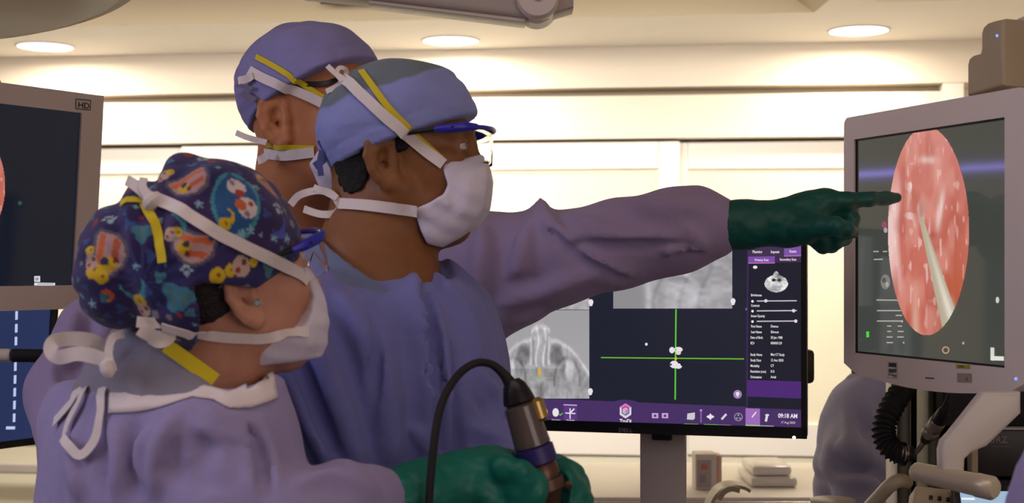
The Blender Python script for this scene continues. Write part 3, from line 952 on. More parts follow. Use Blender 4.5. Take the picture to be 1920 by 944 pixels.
maskpolyB = [HB.loc(*q, y=-.045) for q in ((828, 303), (864, 299), (900, 286), (909, 300), (916, 335), (909, 390), (886, 424), (860, 446), (826, 464), (801, 458), (790, 430), (780, 394), (812, 380), (835, 366), (843, 348))]
maskB = solid('face_mask', mask_sdf(HB, maskpolyB), HB.w(.07, 0, -.06) - (.11, .12, .11), HB.w(.07, 0, -.06) + (.11, .12, .12), .0026, M_MASK, pB)
goggles(pB, HB)
SB = Surf([oB, capB, maskB])
def strap(parent, surf, pix, w, m, name='strap', lift=.0018, depth=None, H=None, th=.0012):
    P, N = tape(surf, pix, w, lift, depth)
    MB().ribbon(P, N, w, th).build(name, m, parent, True)
    if H is not None:                                        # the same tie runs round the far side of the head
        q = [H.to(np.array(p)[None].astype(np.float32))[0] for p in P]; nn = [H.M.T @ np.array(n) for n in N]
        P2 = [H.w(a[0], -a[1], a[2]) for a in q]; N2 = [H.M @ np.array([n[0], -n[1], n[2]]) for n in nn]
        MB().ribbon(P2, N2, w, th).build(name, m, parent, True)
strap(pB, SB, [(677, 134), (700, 165), (730, 205), (780, 255), (812, 285), (832, 303)], .0085, M_YELLOW, 'yellow_tie', .0016, H=HB)
strap(pB, SB, [(645, 148), (680, 180), (720, 217), (770, 260), (800, 286), (832, 309)], .0150, M_TAPE, 'mask_tie', .0034, H=HB)
strap(pB, SB, [(640, 384), (680, 386), (730, 388), (784, 396)], .0150, M_TAPE, 'mask_tie', .004, H=HB)
bow(pB, None, [[(646, 150), (630, 138), (614, 124)], [(642, 152), (632, 140), (636, 128), (648, 130), (650, 142), (644, 152)], [(650, 150), (636, 160), (612, 172)]], SB.hit(650, 152)[0].y - .004, [.007, .006, .007])
bow(pB, None, [[(638, 386), (622, 364), (596, 358), (562, 366), (545, 384)], [(638, 388), (628, 400), (600, 402), (570, 392)], [(632, 372), (610, 360), (588, 352)]], 1.86, [.010, .010, .009])
capdep = 1.87
bow(pB, None, [[(600, 262), (612, 285), (606, 300), (590, 312)], [(604, 282), (600, 305), (602, 330)], [(600, 270), (622, 272), (626, 286), (606, 290)]], capdep, [.010, .008, .011], m=mat('cap_tie_cloth', srgb(84, 92, 150), .8), name='cap_tie')

# gown of the middle surgeon: torso turned half towards the camera, near arm down, far arm reaching to the scope
shr, shl = (548, 605, 1.79), (842, 606, 2.0)
axB, ftB = np.array([.80, .60, 0]), np.array([.6, -.8, 0])
cB = Vp(692, 499, 1.885)
ringB = [(cB + axB * .072 * math.cos(t) + ftB * .074 * math.sin(t) + np.array([0, 0, .004 - .032 * math.sin(t) - .004 * math.cos(t)]), .0085) for t in np.linspace(0, 2 * math.pi, 19)]
def torsoB(P):
    q = P
    R = np.stack([axB, ftB, [0, 0, 1]], 1)
    d = ell(q, Vp(704, 760, 1.90), (.175, .132, .22), R)
    d = smin(d, capsule(q, Vp(*shr[:3]), Vp(*shl[:3]), .064, .056), .08)
    d = smin(d, ell(q, Vp(705, 960, 1.90), (.185, .15, .32), R), .12)
    d = smin(d, ell(q, (cB[0] - .02, cB[1] + .04, .78), (.18, .16, .55), R), .12)
    d = smin(d, capsule(q, cB + np.array([0, 0, -.10]), cB + np.array([0, 0, -.17]), .080, .12), .06)
    return d
def armsB(P):
    far = chain(P, pc((846, 596, 2.0, .058), (868, 690, 1.99, .054), (884, 780, 1.94, .052), (920, 860, 1.85, .047), (956, 893, 1.79, .038)), .03)
    near = chain(P, pc((545, 612, 1.79, .062), (532, 760, 1.81, .060), (548, 930, 1.82, .058), (660, 1010, 1.78, .05), (800, 1010, 1.72, .042)), .03)
    return far, near
neckB = HB.to(Vp(690, 480, 1.89)[None])[0]
def gownB0(P):
    far, near = armsB(P)
    d = smin(torsoB(P), far, .025)
    d = smin(d, near, .035)
    q = (P - cB.astype(np.float32)) @ np.stack([axB, ftB, [0, 0, 1]], 1).astype(np.float32)
    hole = ell(np.stack([q[:, 0], q[:, 1], np.clip(q[:, 2], -9, 0)], 1), (0, 0, 0), (.064, .066, .055))
    cone = smin(capsule(P, cB + np.array([0, 0, -.075]), Vp(*shr[:3]) + np.array([.03, .02, .01]), .072, .05), capsule(P, cB + np.array([0, 0, -.075]), Vp(*shl[:3]) + np.array([-.02, -.01, .01]), .072, .045), .02)
    d = smin(d, cone, .03)
    over = np.maximum(-(q[:, 2] - .010 + .42 * q[:, 1]) * .92, np.hypot(q[:, 0], q[:, 1]) - .110)
    d = smax(d, -over, .012)
    d = smin(d, chain(P, ringB, .01), .022)
    d = smax(d, -hole, .006)
    return smax(d, .40 - P[:, 2], .01)
rowsB = [([(768, 498), (790, 580), (806, 660), (812, 760), (806, 900)], .016, .010, 1), ([(742, 560), (760, 660), (772, 780), (776, 900)], .012, .006, -1),
         ([(600, 560), (640, 640), (672, 740), (700, 900)], .014, .010, -1), ([(575, 590), (610, 690), (650, 800), (690, 930)], .016, .010, 1),
         ([(640, 560), (690, 640), (720, 740), (736, 860)], .018, .007, 1), ([(530, 660), (560, 740), (600, 830), (640, 930)], .014, .011, 1), ([(545, 640), (585, 740), (625, 850)], .013, .010, -1),
         ([(812, 560), (826, 660), (838, 760), (838, 900)], .014, .008, 1), ([(790, 540), (806, 620), (816, 720), (820, 900)], .012, .008, -1),
         ([(842, 650), (846, 740), (856, 830), (858, 900)], .013, .016, -1), ([(860, 560), (885, 620), (900, 700)], .012, .006, 1),
         ([(890, 700), (925, 730), (945, 780)], .010, .006, 1), ([(885, 740), (915, 775), (945, 800)], .009, .006, -1), ([(880, 800), (920, 815), (958, 830)], .010, .007, 1), ([(885, 835), (925, 850), (965, 858)], .009, .006, -1),
         ([(770, 800), (800, 840), (830, 900)], .010, .006, 1), ([(700, 600), (705, 700), (690, 800)], .010, .005, -1), ([(790, 500), (840, 540), (880, 590)], .010, .005, 1), ([(785, 520), (830, 560), (860, 610)], .008, .004, -1)]
rowsB = [(p, r * .75, h * (1.25 if g > 0 else .9), g) for p, r, h, g in rowsB]
gB = wrinkled(gownB0, .004, 9, (1.3, 1.3, .5), .003, 4)
gB2 = with_folds(gB, fold_set(gownB0, rowsB))
solid('surgical_gown', gB2, (-.62, 1.45, .36), (.28, 2.25, 1.56), .0065, M_GOWN_B, pB)
legs(pB, -.22, 1.93, .70, .1, math.radians(37))
def scrubB(P):
    q = (P - cB.astype(np.float32)) @ np.stack([axB, ftB, [0, 0, 1]], 1).astype(np.float32)
    z0 = .004 - .50 * q[:, 1] - .45 * q[:, 0]
    return smax(np.abs(smin(bodyB(P, None) - .010, gB(P) + .012, .02)) - .003, np.maximum(q[:, 2] - z0, -.055 - q[:, 2]), .004)
solid('scrub_top', scrubB, cB - (.15, .15, .12), cB + (.15, .15, .08), .004, M_SCRUB_BLUE, pB)

# ================================================================ the tall surgeon behind (lilac gown, pointing)
HC = Head(536, 214, 2.12, -24, 6, 0, 1.08)
pC = person((-.32, 2.36, 0), 'tallest surgeon in lilac gown and blue cap, arm stretched out to point')
skinC = srgb(186, 122, 80)
nc1 = HC.to(Vp(566, 330, 2.22)[None])[0]; nc0 = HC.to(Vp(572, 460, 2.28)[None])[0]
def bodyC(P, ear=1.08):
    q = HC.to(P)
    d = head_sdf(q, neck=[((-.022, 0, -.03), tuple(nc1), .060, .062, .03), (tuple(nc1), tuple(nc0), .060, .068, .03)], ear=ear, nose=.008, chin=.01) * 1.0
    d = d * HC.s
    d = smin(d, chain(P, [(Vp(572, 460, 2.28), .075), (Vp(570, 620, 2.32), .12), ((-.32, 2.36, .8), .11)], .05), .06)
    return d
oC = solid('body', bodyC, HC.w(0, 0, -.1) - (.2, .2, .25), HC.w(0, 0, 0) + (.2, .2, .18), .0021, M_SKIN, pC)
paint_skin(oC, skinC, None); eyes(HC, pC)
hpC = [HC.loc(*q) for q in ((480, 190), (488, 225), (494, 250), (503, 264), (512, 262), (516, 240), (514, 214), (520, 190))]
def hairC(P):
    q = HC.to(P)
    return smax(bodyC(P, None) - .004 + .0015 * noise3(q * 220), poly2(q[:, 0], q[:, 2], hpC) * HC.s + .003 * noise3(q * 160), .004)
solid('hair', hairC, HC.w(0, 0, 0) - (.15, .15, .1), HC.w(0, 0, 0) + (.15, .15, .1), .003, M_HAIR_BROWN, pC)
capCf = cap_sdf(HC, c=(-.004, 0, .046), r=(.115, .092, .100), plane=(.030, .42), seed=5)
capC = solid('surgical_cap', capCf, HC.w(0, 0, .04) - (.16, .16, .13), HC.w(0, 0, .05) + (.16, .16, .15), .0034, M_CAP, pC)
paint_cap(capC, HC, srgb(132, 128, 176), srgb(120, 118, 160), lambda x, y: .125 + 0 * x)
mpC = [(.070, -.008), (.10, .004), (.122, .0), (.130, -.03), (.122, -.07), (.105, -.095), (.07, -.122), (.040, -.120), (.030, -.075), (.058, -.05)]
maskC = solid('face_mask', mask_sdf(HC, mpC, seed=8), HC.w(.07, 0, -.06) - (.13, .15, .13), HC.w(.07, 0, -.06) + (.13, .15, .13), .003, M_MASK, pC)
SC = Surf([oC, capC, maskC])
strap(pC, SC, [(482, 107), (520, 128), (560, 152), (600, 180), (628, 196)], .0085, M_YELLOW, 'yellow_tie', .0018)
strap(pC, SC, [(470, 134), (500, 150), (545, 166), (590, 186), (620, 204)], .0150, M_TAPE, 'mask_tie', .0036)
strap(pC, SC, [(503, 271), (540, 276), (590, 278)], .0075, M_YELLOW, 'yellow_tie', .0018)
strap(pC, SC, [(500, 288), (540, 291), (590, 286)], .0160, M_TAPE, 'mask_tie', .0036)
strap(pC, SC, [(575, 158), (600, 160), (640, 152)], .008, M_BLACKPL, 'glasses_temple', .003)
bow(pC, None, [[(474, 142), (462, 148), (447, 152)], [(500, 268), (478, 262), (458, 256), (443, 249)], [(503, 290), (492, 298), (484, 302)]], SC.hit(490, 140)[0].y, [.012, .009, .012])
bow(pC, None, [[(474, 166), (462, 164), (444, 158)], [(478, 190), (466, 182), (454, 174)]], SC.hit(490, 140)[0].y, [.006, .011], m=mat('cap_tie_cloth', srgb(112, 106, 128), .8), name='cap_tie')
# lower part of his mask peeping out under the woman's and middle surgeon's heads
ftC = np.array([.25, -.97, 0]); axC = np.array([.97, .25, 0]); RC = np.stack([axC, ftC, [0, 0, 1]], 1)
armC = pc((800, 500, 2.30, .085), (880, 492, 2.27, .082), (960, 488, 2.23, .072), (1060, 464, 2.20, .055), (1160, 446, 2.18, .060), (1260, 428, 2.16, .058), (1310, 422, 2.15, .054), (1346, 424, 2.14, .040))
def sleeveC(P):
    d = chain(P, armC, .03)
    d = smin(d, chain(P, pc((860, 580, 2.30, .09), (960, 545, 2.25, .055), (1060, 505, 2.21, .045), (1150, 478, 2.19, .040), (1260, 452, 2.17, .035)), .03), .05)
    return smin(d, chain(P, pc((990, 450, 2.22, .045), (1011, 404, 2.20, .020), (1013, 376, 2.20, .005)), .01), .022)
def rarmC(P):
    return chain(P, pc((265, 590, 2.36, .075), (190, 640, 2.32, .075), (128, 740, 2.26, .066), (150, 860, 2.10, .055), (230, 940, 2.02, .05), (325, 960, 2.0, .04)), .03)
def gownC0(P):
    d = ell(P, Vp(560, 720, 2.36), (.215, .125, .28), RC)
    d = smin(d, capsule(P, Vp(300, 580, 2.36), Vp(800, 500, 2.32), .07, .075), .10)
    d = smin(d, ell(P, (-.32, 2.38, .8), (.23, .16, .52), RC), .12)
    d = smin(d, sleeveC(P), .04)
    d = smin(d, rarmC(P), .05)
    d = smin(d, capsule(P, Vp(470, 480, 2.32), Vp(700, 480, 2.32), .055, .055), .06)
    c = Vp(572, 470, 2.28)
    d = smax(d, -capsule(P, c, c + np.array([0, 0, .15]), .080, .10), .008)
    return smax(d, .40 - P[:, 2], .01)
rowsC = [([(1014, 376), (1030, 420), (1060, 456), (1110, 490), (1180, 516)], .012, .008, 1), ([(1030, 430), (1066, 474), (1120, 508), (1180, 530)], .010, .008, -1),
         ([(1068, 440), (1130, 447), (1200, 449), (1300, 448)], .012, .007, 1), ([(1080, 456), (1140, 462), (1210, 462), (1300, 460)], .009, .007, -1),
         ([(1060, 405), (1120, 425), (1180, 444)], .010, .005, 1), ([(985, 410), (975, 440), (960, 470), (945, 500)], .014, .006, -1), ([(1006, 400), (985, 450), (972, 500), (968, 560)], .012, .006, 1),
         ([(930, 400), (925, 460), (918, 540)], .014, .006, -1), ([(905, 430), (902, 500), (900, 560)], .014, .008, 1), ([(860, 440), (850, 500)], .014, .007, -1),
         ([(1240, 470), (1280, 472), (1320, 460)], .009, .006, 1), ([(1250, 486), (1290, 480), (1330, 468)], .007, .005, -1), ([(1280, 400), (1310, 410), (1330, 430)], .012, .004, -1), ([(1180, 380), (1240, 390), (1300, 385)], .014, .004, 1), ([(1290, 430), (1310, 450), (1325, 470)], .008, .006, 1),
         ([(940, 570), (1000, 552), (1060, 530), (1120, 512)], .012, .006, 1), ([(930, 545), (990, 528), (1050, 508)], .010, .005, -1), ([(960, 600), (1000, 590), (1030, 575)], .009, .006, -1),
         ([(180, 560), (165, 620), (150, 680), (110, 740)], .014, .010, -1), ([(205, 570), (195, 640), (170, 700)], .014, .009, 1), ([(140, 590), (130, 640), (100, 700)], .012, .007, 1), ([(110, 690), (140, 720), (170, 770)], .012, .008, -1), ([(100, 720), (125, 760), (140, 800)], .012, .008, 1)]
rowsC = [(p, r, h * (1.25 if g > 0 else .75), g) for p, r, h, g in rowsC]
gC = with_folds(wrinkled(gownC0, .0040, 9, (.7, 1.2, 1.3), .0016, 6), fold_set(gownC0, rowsC))
gownC = solid('surgical_gown', gC, (-.95, 1.80, .36), (.42, 2.66, 1.68), .0065, M_GOWN_C, pC)
legs(pC, -.32, 2.38, .75, .11, math.radians(14))

def hand_mesh(name, fingers, palm, h, m, parent, k=.010, extra=None, lo=None, hi=None):
    def f(P):
        d = None
        for c, kk in palm:
            e = chain(P, c, kk); d = e if d is None else smin(d, e, .02)
        for c in fingers: d = smin(d, chain(P, c, .006), k)
        if extra: d = extra(P, d)
        return d + .0007 * noise3(P * 90) + .0006 * (1 - 2 * np.abs(noise3(P * np.array([60, 60, 120], np.float32))))
    A = np.array([p for c, _ in palm for p, _ in c] + [p for c in fingers for p, _ in c]); pad = .06
    return solid(name, f, A.min(0) - pad, A.max(0) + pad, h, m, parent)

zz = .03
palm = [(pc((1352, 424, 2.135, .0385), (1400, 421, 2.13, .0345), (1440, 420, 2.125, .0285), (1470, 418, 2.12, .0285)), .02),
        (pc((1470, 408, 2.12, .026), (1510, 396, 2.12, .026), (1548, 378, 2.115, .0185)), .02),
        (pc((1470, 425, 2.12, .026), (1512, 420, 2.125, .027), (1545, 412, 2.135, .020)), .02),
        (pc((1480, 430, 2.105, .022), (1512, 432, 2.09, .020)), .02)]
fing = [pc((1545, 377, 2.112, .0185), (1586, 377, 2.11, .0135), (1632, 374, 2.115, .0112), (1662, 372, 2.125, .0103), (1681, 371, 2.13, .0082)),
        pc((1505, 432, 2.085, .020), (1540, 426, 2.06, .0155), (1566, 424, 2.045, .0135), (1588, 430, 2.05, .0112), (1600, 436, 2.06, .0092)),
        pc((1552, 392, 2.125, .0165), (1586, 396, 2.125, .0125), (1598, 414, 2.12, .0115), (1590, 436, 2.115, .0105), (1570, 444, 2.115, .0095)),
        pc((1548, 408, 2.14, .0155), (1580, 424, 2.145, .012), (1584, 446, 2.14, .0115), (1566, 456, 2.13, .0105), (1545, 455, 2.125, .0095)),
        pc((1535, 424, 2.155, .0145), (1560, 444, 2.16, .011), (1560, 462, 2.15, .0105), (1542, 464, 2.14, .0095), (1530, 458, 2.135, .0088))]
def cuffC(P, d):
    a, b = Vp(1338, 425, 2.14), Vp(1360, 423, 2.137)
    ax = (b - a) / np.linalg.norm(b - a); t = (P - a.astype(np.float32)) @ ax.astype(np.float32)
    return smax(d - .0025 * np.exp(-((t - .004) / .004) ** 2), -t, .003)
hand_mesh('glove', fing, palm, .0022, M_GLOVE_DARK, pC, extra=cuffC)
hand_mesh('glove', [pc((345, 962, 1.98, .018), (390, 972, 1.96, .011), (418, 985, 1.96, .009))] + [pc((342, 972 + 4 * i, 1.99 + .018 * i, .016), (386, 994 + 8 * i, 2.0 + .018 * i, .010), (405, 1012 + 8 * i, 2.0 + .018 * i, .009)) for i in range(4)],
          [(pc((290, 955, 2.01, .036), (330, 962, 2.0, .032), (350, 970, 2.0, .030)), .02)], .004, M_GLOVE_DARK, pC)

# ================================================================ the surgeon in front (printed cap, lavender gown, seen from behind)
HA = Head(473, 541, 1.52, 36, 20, 0, .96)
pA = person((-.33, 1.60, 0), 'surgeon seen from behind in patterned navy cap and lavender gown')
skinA = srgb(196, 142, 116)
na1 = HA.to(Vp(405, 650, 1.58)[None])[0]; na0 = HA.to(Vp(360, 740, 1.60)[None])[0]
def bodyA(P, ear=.98):
    q = HA.to(P)
    d = head_sdf(q, neck=[((-.024, 0, -.03), tuple(na1), .050, .052, .03), (tuple(na1), tuple(na0), .052, .062, .03)], ear=ear, full=.97, nose=.038, chin=.026) * HA.s
    return smin(d, chain(P, [(Vp(360, 740, 1.60), .065), (Vp(340, 880, 1.62), .075), ((-.35, 1.60, .75), .08)], .05), .05)
oA = solid('body', bodyA, HA.w(0, 0, -.09) - (.2, .2, .22), HA.w(0, 0, 0) + (.2, .2, .17), .0019, M_SKIN, pA)
paint_skin(oA, skinA, None); eyes(HA, pA)
# soft bouffant cap with the hair gathered in a bag behind
bun = Vp(232, 490, 1.53)
EDGE_A = [(280, 590), (300, 602), (345, 590), (400, 566), (440, 545), (480, 520), (520, 500), (556, 470), (580, 440)]
def capA0(P):
    q = HA.to(P)
    d = ell(q, (-.012, 0, .054), (.119, .099, .108))
    d = smin(d, ell(q, (-.050, -.015, .005), (.062, .078, .064)), .03)
    b = ell(P, bun, (.049, .060, .068))
    b = smin(b, ell(P, Vp(222, 540, 1.53), (.038, .05, .042)), .03)
    d = smin(d, smin(b, sph(P, Vp(310, 500, 1.56), .048), .04), .010)
    # gathers where the bag is drawn in
    v = P - Vp(284, 372, 1.50).astype(np.float32)
    g = np.exp(-((v @ np.array([.95, .0, .30], np.float32)) / .014) ** 2) * np.clip(1 + v[:, 2] / .10, 0, 1)
    d = d + .011 * g + .0035 * np.sin(np.arctan2(v[:, 2] + .09, v[:, 0]) * 16) * np.exp(-(v @ v.T.mean(1) if False else (v * v).sum(1)) / .006)
    d = d + .0040 * noise3(q * 22 + 4) + .0036 * (1 - 2 * np.abs(noise3(q * np.array([18, 18, 30], np.float32) + 2)))
    z0 = q[:, 2] - (.000 + .10 * np.clip(q[:, 0], 0, 1) + .50 * np.clip(-q[:, 0], 0, .06))
    back = np.clip((-.072 - q[:, 0]) / .02, 0, 1)
    return smax(d, -(z0 + back * .2) * .9, .004)
meA, coA = solid('surgical_cap', capA0, HA.w(0, 0, 0) - (.30, .22, .13), HA.w(0, 0, .05) + (.17, .2, .13), .0021)
capA = link('surgical_cap', meA, M_CAP_PRINT, pA)
SCAP = Surf([capA])
NAVY, PURPLE = np.array(srgb(38, 38, 98)), np.array(srgb(60, 42, 96))
def print_cap(co):
    rng = random.Random(5)
    col = NAVY + (PURPLE - NAVY) * np.clip(.5 + .9 * noise3(co * 30), 0, 1)[:, None]
    cell = np.floor(co * 10)
    motifs = []
    def at(px, py, kind, size, rot=0):
        h = SCAP.hit(px, py)
        if h is None: return
        p, n = np.array(h[0]), np.array(h[1])
        right = np.array([1.0, .15, 0]); r = right - n * (right @ n); r /= np.linalg.norm(r); u = np.cross(n, r)
        if u[2] < 0: u = -u
        motifs.append((p, r, u, n, kind, size, math.radians(rot)))
    px = 1 / 1680.0
    for a in ((356, 342, 'badge', 40, 28), (205, 478, 'badge', 46, 80), (362, 466, 'badge', 42, -10), (498, 345, 'badge', 36, -35),
              (444, 378, 'moonring', 44, 0), (478, 378, 'moonpatch', 0, 0), (268, 436, 'tealpatch', 22, 10), (252, 540, 'crescent', 26, -40), (318, 424, 'tealring', 26, 0),
              (206, 412, 'paw', 15, 10), (381, 299, 'paw', 14, 60), (522, 392, 'paw', 16, 0), (350, 508, 'paw', 13, 0), (470, 432, 'star', 10, 5), (454, 438, 'star', 9, 0), (372, 383, 'star', 9, 10), (398, 540, 'star', 9, 0), (450, 440, 'star', 11, 20),
              (514, 446, 'star', 9, 0), (538, 448, 'star', 12, 0), (255, 500, 'star', 8, 0), (525, 425, 'bluemoon', 22, -30), (408, 518, 'banana', 15, 0), (432, 508, 'banana', 12, 20), (452, 500, 'creature', 20, 10), (475, 492, 'banana', 9, 0),
              (176, 508, 'banana', 16, 60), (168, 470, 'banana', 9, 0), (190, 520, 'banana', 13, 0), (172, 492, 'creature', 14, 0), (330, 556, 'tealpatch', 30, 0), (200, 556, 'orange', 13, 0), (262, 566, 'banana', 15, 10), (270, 582, 'creature', 14, 0), (196, 558, 'tealpatch', 12, 0),
              (305, 330, 'creature', 14, 20), (318, 322, 'banana', 8, 0), (422, 420, 'banana', 12, 0), (332, 436, 'banana', 10, 0), (318, 440, 'creature', 12, 0), (505, 500, 'tealpatch', 22, 0), (548, 420, 'whitespot', 9, 0), (345, 560, 'tealpatch', 24, 0),
              (300, 300, 'star', 9, 0), (470, 300, 'star', 9, 0), (240, 420, 'bluespot', 12, 0), (432, 330, 'bluespot', 12, 0), (400, 440, 'bluespot', 12, 0), (500, 400, 'bluespot', 10, 0), (490, 372, 'bluespot', 9, 0), (285, 480, 'bluespot', 12, 0), (380, 560, 'bluespot', 14, 0), (415, 300, 'red', 7, 0), (560, 440, 'bluespot', 12, 0), (300, 520, 'tealpatch', 12, 0), (228, 580, 'bluespot', 12, 0)):
        at(*a)
    WHITE, GREY, TEAL, ORANGE, YEL, RED, SKY = [np.array(srgb(*c)) for c in ((222, 208, 208), (140, 132, 140), (70, 150, 168), (214, 110, 62), (226, 190, 30), (176, 60, 44), (64, 96, 170))]
    # small stars and dots between the large motifs, then the same motifs over the side the photograph does not show
    for p in co[::max(1, len(co) // 1500)]:
        if p[1] < 1.60 and all(np.linalg.norm(p - m[0]) > .011 + m[5] / 1680.0 * (.8 if m[4] in ('badge', 'moonring') else .4) for m in motifs):
            q, n = SCAP.near(p); n = np.array(n)
            r = np.cross([0, 0, 1], n); r /= max(1e-6, np.linalg.norm(r)); u = np.cross(n, r)
            motifs.append((np.array(p), r, u, n, rng.choice(['star', 'star', 'bluespot', 'bluespot', 'red', 'tealpatch', 'whitespot', 'crescent']), rng.choice([5, 6, 8, 9]), rng.uniform(-1, 1)))
    fc = np.array([v for v in co[::max(1, len(co) // 260)]])
    for p in fc:
        if all(np.linalg.norm(p - m[0]) > .030 for m in motifs):
            q, n = SCAP.near(p); n = np.array(n)
            r = np.cross([0, 0, 1], n); r /= max(1e-6, np.linalg.norm(r)); u = np.cross(n, r)
            motifs.append((np.array(p), r, u, n, rng.choice(['badge', 'star', 'paw', 'crescent', 'creature', 'tealpatch', 'banana']), rng.choice([12, 16, 26]), rng.uniform(-1, 1)))
    def put(m, c, w=1.0):
        col[m] = c
    for p, r, u, n, kind, size, rot in motifs:
        d = co - p; near = (np.abs(d) < size * px * 2.2).all(1)
        ix = np.nonzero(near)[0]
        if len(ix) == 0: continue
        x0, y0 = (d[ix] @ r) / px, (d[ix] @ u) / px
        if kind == 'moonpatch': continue
        x = x0 * math.cos(rot) + y0 * math.sin(rot); y = -x0 * math.sin(rot) + y0 * math.cos(rot)
        s = float(max(size, 1)); a = np.arctan2(y, x); R = np.hypot(x, y)
        S = lambda mask, c: col.__setitem__(ix[mask], c)
        if kind == 'badge':
            e = poly2(x / s, y / s, [(-1, .55), (-.8, .8), (0, .68), (.8, .8), (1, .55), (.9, -.2), (.5, -.62), (0, -.8), (-.5, -.62), (-.9, -.2)])
            S(e < .0, np.array(srgb(96, 92, 104))); S(e < -.14, np.array(srgb(190, 152, 152)))
            S((e < -.2) & (np.abs(y / s - .38) < .13), ORANGE); S((e < -.2) & (np.abs(y / s + .22) < .14) & (x > -.4 * s), np.array(srgb(196, 96, 60)))
            S((e < -.16) & (x / s < -.1) & (np.hypot(x / s + .35, y / s + .05) < .30), YEL * .9); S((e < -.16) & (np.hypot(x / s + .3, y / s - .12) < .16), np.array(srgb(48, 56, 92)))
            S((e < -.16) & (np.hypot(x / s + .2, y / s + .28) < .13), np.array(srgb(120, 52, 36)))
        elif kind == 'moonring':
            e = np.hypot(x / s, y / s / 1.5)
            S((e < 1.05), np.array(srgb(70, 150, 170))); S(e < .9, np.array(srgb(36, 92, 150)))
            S((np.hypot(x / s + .05, y / s - .82) < .42), WHITE); S(np.hypot(x / s - .1, y / s - .5) < .2, RED); S(np.hypot(x / s + .25, y / s - .95) < .12, GREY)
            S((np.hypot(x / s - .45, y / s + .12) < .46), WHITE); S(np.hypot(x / s - .18, y / s + .1) < .26, ORANGE * .9); S(np.hypot(x / s - .62, y / s - .1) < .13, RED); S(np.hypot(x / s - .5, y / s + .42) < .12, GREY)
            S((np.hypot(x / s + .3, y / s + .8) < .3) & (np.hypot(x / s + .42, y / s + .72) > .24), YEL)
        elif kind == 'crescent':
            S((R < s) & (np.hypot(x + .3 * s, y - .2 * s) > .85 * s), TEAL)
        elif kind == 'bluemoon':
            S((R < s) & (np.hypot(x + .45 * s, y - .3 * s) > .85 * s), np.array(srgb(82, 92, 190)))
        elif kind == 'tealring':
            S((R < s) & (R > .72 * s) & (a > -2.2) & (a < 1.6), TEAL)
        elif kind == 'tealpatch':
            e = R - s * (.8 + .2 * np.sin(a * 3 + 1)); S(e < 0, np.array(srgb(64, 130, 156))); S(e < -s * .35, np.array(srgb(78, 122, 128)))
        elif kind == 'paw':
            k = np.array(srgb(168, 196, 206)); S(np.hypot(x, y + .35 * s) < .42 * s, k)
            for tx, ty in ((-.62, .1), (-.25, .55), (.25, .55), (.62, .1)): S(np.hypot(x - tx * s, y - ty * s) < .25 * s, k)
        elif kind == 'star':
            S(R < s * (.62 + .38 * np.cos(5 * (a - math.pi / 2))), np.array(srgb(140, 186, 204)))
        elif kind == 'banana':
            S((R < s), YEL); S((np.hypot(x - .2 * s, y - .1 * s) < .25 * s), np.array(srgb(140, 90, 30)))
        elif kind == 'creature':
            S(R < s, np.array(srgb(206, 176, 160))); S(np.hypot(x - .4 * s, y - .35 * s) < .3 * s, np.array(srgb(120, 70, 50))); S(np.hypot(x + .4 * s, y + .3 * s) < .3 * s, RED * .8)
        elif kind == 'orange': S(R < s, np.array(srgb(220, 96, 36))); S(np.hypot(x, y + .5 * s) < .4 * s, np.array(srgb(226, 150, 40)))
        elif kind == 'whitespot': S(R < s, GREY)
        elif kind == 'red': S(R < s, RED * .7)
        elif kind == 'bluespot': S(R < s * (.8 + .3 * np.cos(3 * a)), SKY * .7)
    return col * .86
vcol(meA, print_cap(np.asarray(coA)))
hpA = [HA.loc(*q) for q in ((280, 560), (270, 590), (300, 606), (350, 618), (395, 612), (420, 598), (432, 580), (446, 560), (462, 540), (470, 500), (380, 480))]
def hairA(P):
    q = HA.to(P)
    return smax(bodyA(P, None) - .005 + .0012 * noise3(q * np.array([60, 200, 200], np.float32)), poly2(q[:, 0], q[:, 2], hpA) + .003 * noise3(q * 160), .006)
solid('hair', hairA, HA.w(0, 0, 0) - (.14, .14, .09), HA.w(0, 0, 0) + (.12, .12, .08), .0028, M_HAIR_DARK, pA)
mpA = [HA.loc(*q, y=-.055) for q in ((562, 508), (574, 528), (580, 556), (574, 584), (562, 604), (544, 622), (520, 630), (498, 642), (484, 664), (478, 692))] + [(.064, -.112), (.076, -.098), (.085, -.072), (.090, -.036), (.088, -.006), (.080, .006)]
maskA = solid('face_mask', mask_sdf(HA, mpA, seed=12), HA.w(.07, 0, -.05) - (.14, .15, .14), HA.w(.07, 0, -.05) + (.14, .15, .13), .0026, M_MASK, pA)
goggles(pA, HA, zt=.026, drop=-.012)
SA = Surf([oA, capA, maskA])
strap(pA, SA, [(270, 368), (320, 384), (370, 416), (420, 446), (470, 470), (520, 492), (556, 512), (576, 526)], .0140, M_TAPE, 'mask_tie', .003)
strap(pA, SA, [(306, 610), (350, 622), (420, 632), (480, 634), (540, 630), (576, 622)], .0120, M_TAPE, 'mask_tie', .003)
kd = SA.hit(285, 380)[0].y - .006
bow(pA, None, [[(290, 376), (272, 362), (254, 348), (238, 338)], [(278, 370), (268, 350), (270, 334)], [(284, 368), (310, 372), (345, 382)]], kd, [.012, .009, .004])
MB().lathe([(0, .004), (.004, .011), (.010, .012), (.016, .008), (.018, .002)], Vp(276, 366, kd - .002), Vp(292, 384, kd - .002), 12).build('tie_knot', M_TAPE, pA, True)
strap(pA, SA, [(230, 384), (250, 378), (275, 378), (286, 384)], .009, M_YELLOW, 'yellow_tie', .002)
strap(pA, SA, [(270, 384), (286, 408), (298, 440), (304, 470), (306, 494)], .010, M_YELLOW, 'yellow_tie', .002)
bow(pA, None, [[(284, 384), (304, 396), (322, 410), (330, 424)]], kd, [.016], m=M_YELLOW, name='yellow_tie')
